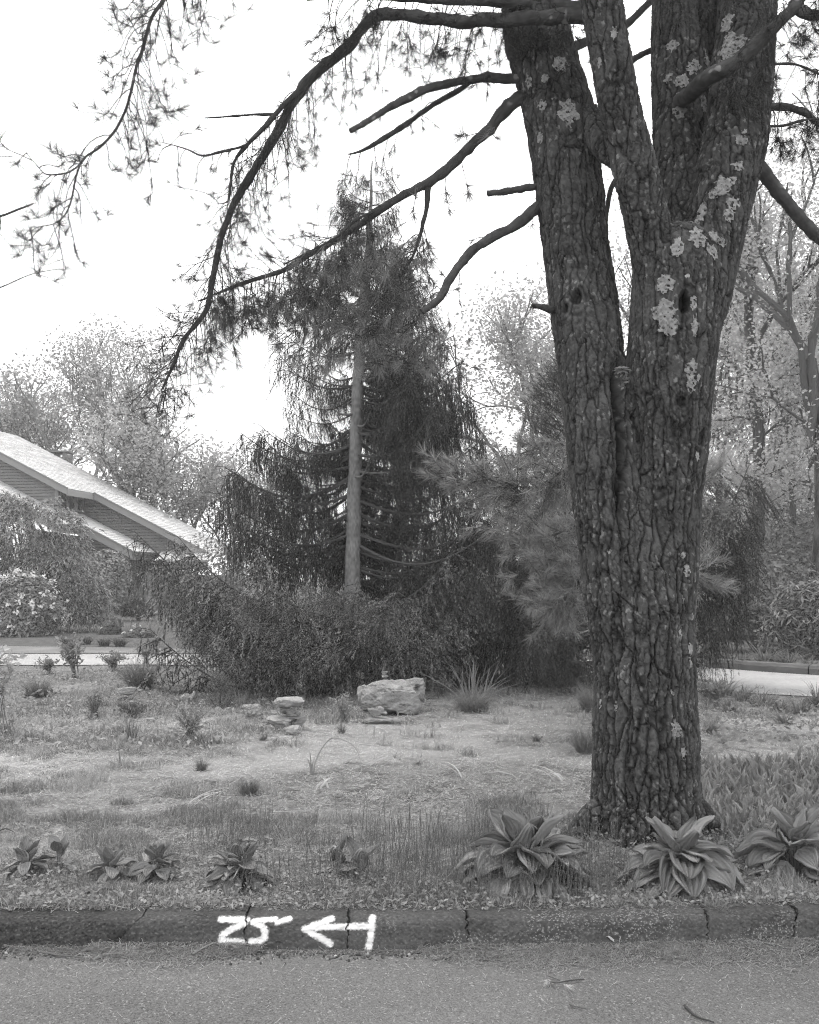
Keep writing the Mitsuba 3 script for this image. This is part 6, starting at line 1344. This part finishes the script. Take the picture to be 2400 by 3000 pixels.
stick('pale slanting stick in the drift below the first painted figure', [RD(565, 2795, .02), RD(600, 2775, .03), RD(640, 2757, .045)], .006, .2)
stick('long dark twig at the foot of the kerb on the left', [RD(120, 2790), RD(200, 2802), RD(250, 2808)], .005, .12)
stick('dark bark strip on the lawn edge at the left', [GL(245, 2632), GL(290, 2618, .02), GL(350, 2624)], .007, .04)
stick('long pale branch lying on the lawn edge at the left', [GL(180, 2640), GL(255, 2650, .02), GL(370, 2668)], .0045, .3)
stick('pale dry stem lying on the lawn at the middle', [GL(800, 2385), GL(860, 2388, .02), GL(920, 2378)], .004, .4)
stick('dark twig lying in the weeds at the far left', [GL(0, 2440), GL(20, 2444, .03), GL(45, 2453)], .005, .08)
stick('arched dry stem in the bare middle of the lawn', [GL(930, 2215, .0), GL(975, 2205, .12), GL(1030, 2225, .12), GL(1060, 2262, .0)], .004, .2)
stick('fallen stick on the lawn right of the old pine', [GL(2165, 2200), GL(2190, 2207, .02), GL(2235, 2218)], .008, .2)
stick('dry stem on the lawn left of the old pine', [GL(1430, 2270, .01), GL(1470, 2275, .03), GL(1520, 2287)], .003, .4)
# withered strap leaves, sun bleached
for i, (px, py, l, a, lab) in enumerate([(180, 2270, .25, .6, 'withered pale leaf pair on bare soil at the left'), (1640, 2285, .3, 2.8, 'bleached leaf on the lawn left of the old pine'), (1345, 2275, .35, 2.2, 'bleached drooping leaf blades in the bare middle'), (1020, 2235, .3, .3, 'curled dry leaf right of the lone daffodils'), (1080, 2245, .25, .1, 'folded dry leaf near the arched stem'), (560, 2360, .3, .4, 'broad bleached leaf lying among the left weeds'), (940, 2310, .2, 1.2, 'thin bleached stalk in the left centre weeds')]):
    k = tag(name('dead_leaf'), lab, 'dead leaf'); m = Mesh(); b = G(px, py); n = 5
    blades(m, np.repeat(b[None], n, 0) + rng.normal(0, .02, (n, 3)) * [1, 1, 0], l * rng.uniform(.5, 1, n), .016, grey=(.4, .6), dirn=np.array([[math.cos(a + e), math.sin(a + e) * .6, 0] for e in rng.normal(0, .5, n)]), spread=np.full(n, 1.1), bend=.9, seg=5)
    put(k, m, 'mat_leaf')
# scraps and the fallen pine spray on the road
def scrap(label, px, py, w, grey=.6, z=.02):
    k = tag(name('pale_scrap'), label, 'leaf'); m = Mesh(); o = np.array(RD(px, py, z)); n = 8; a = np.linspace(0, 2 * np.pi, n, endpoint=False)
    r = w * .5 * rng.uniform(.7, 1.15, n); v = o + np.stack([np.cos(a) * r, np.sin(a) * r * .8, .012 * np.sin(2 * a) + .3 * np.sin(a) * r], 1)
    m.add(np.vstack([v, o + [0, 0, .004], v - [0, 0, .0015], o + [0, 0, .0025]]), [[i, (i + 1) % n, n] for i in range(n)] + [[n + 1 + (i + 1) % n, n + 1 + i, 2 * n + 1] for i in range(n)], grey); put(k, m, 'mat_needle')
scrap('pale ragged scrap of bark on the drift below the curved stick', 1788, 2745, .036, .6, .05)
scrap('small pale scrap right of the ragged one', 1868, 2750, .016, .5, .04)
scrap('tiny pale leaf on the grass edge above the paint marks', 678, 2652, .018, .55, .16)
scrap('pale leaf bit in the drift at the right', 2160, 2750, .03, .45, .03)
k = tag('fallen_spray', 'fallen pine twig with two fans of needles lying on the asphalt', 'twig'); m, w = Mesh(), Mesh()
pts = [RD(1712, 2870), RD(1668, 2873, .012), RD(1630, 2880, .014), RD(1605, 2872, .012)]; tube(w, path(np.array(pts), 10), np.linspace(.003, .002, 10), 5, .07)
tube(w, [RD(1664, 2874), RD(1655, 2888, .01)], [.002, .0015], 5, .1); tube(w, [RD(1608, 2860), RD(1640, 2872, .01)], [.002, .002], 5, .1)
needles(m, [RD(1606, 2872, .012)], [unit([-.35, -1.0, .05])], .075, 60, cone=(.0, .5), w=.0011, off=.01, grey=(.4, .7)); needles(m, [RD(1656, 2888, .012)], [unit([.55, -1.0, .05])], .065, 44, cone=(.0, .5), w=.0011, off=.01, grey=(.4, .7))
v, f, c = m.get(); v[:, 2] = np.clip(v[:, 2], .006, .03); put(k + '__needles', (v, f, c), 'mat_needle'); put(k + '__stem', w, 'mat_wood'); labels[k + '__needles'] = {'kind': 'stuff'}
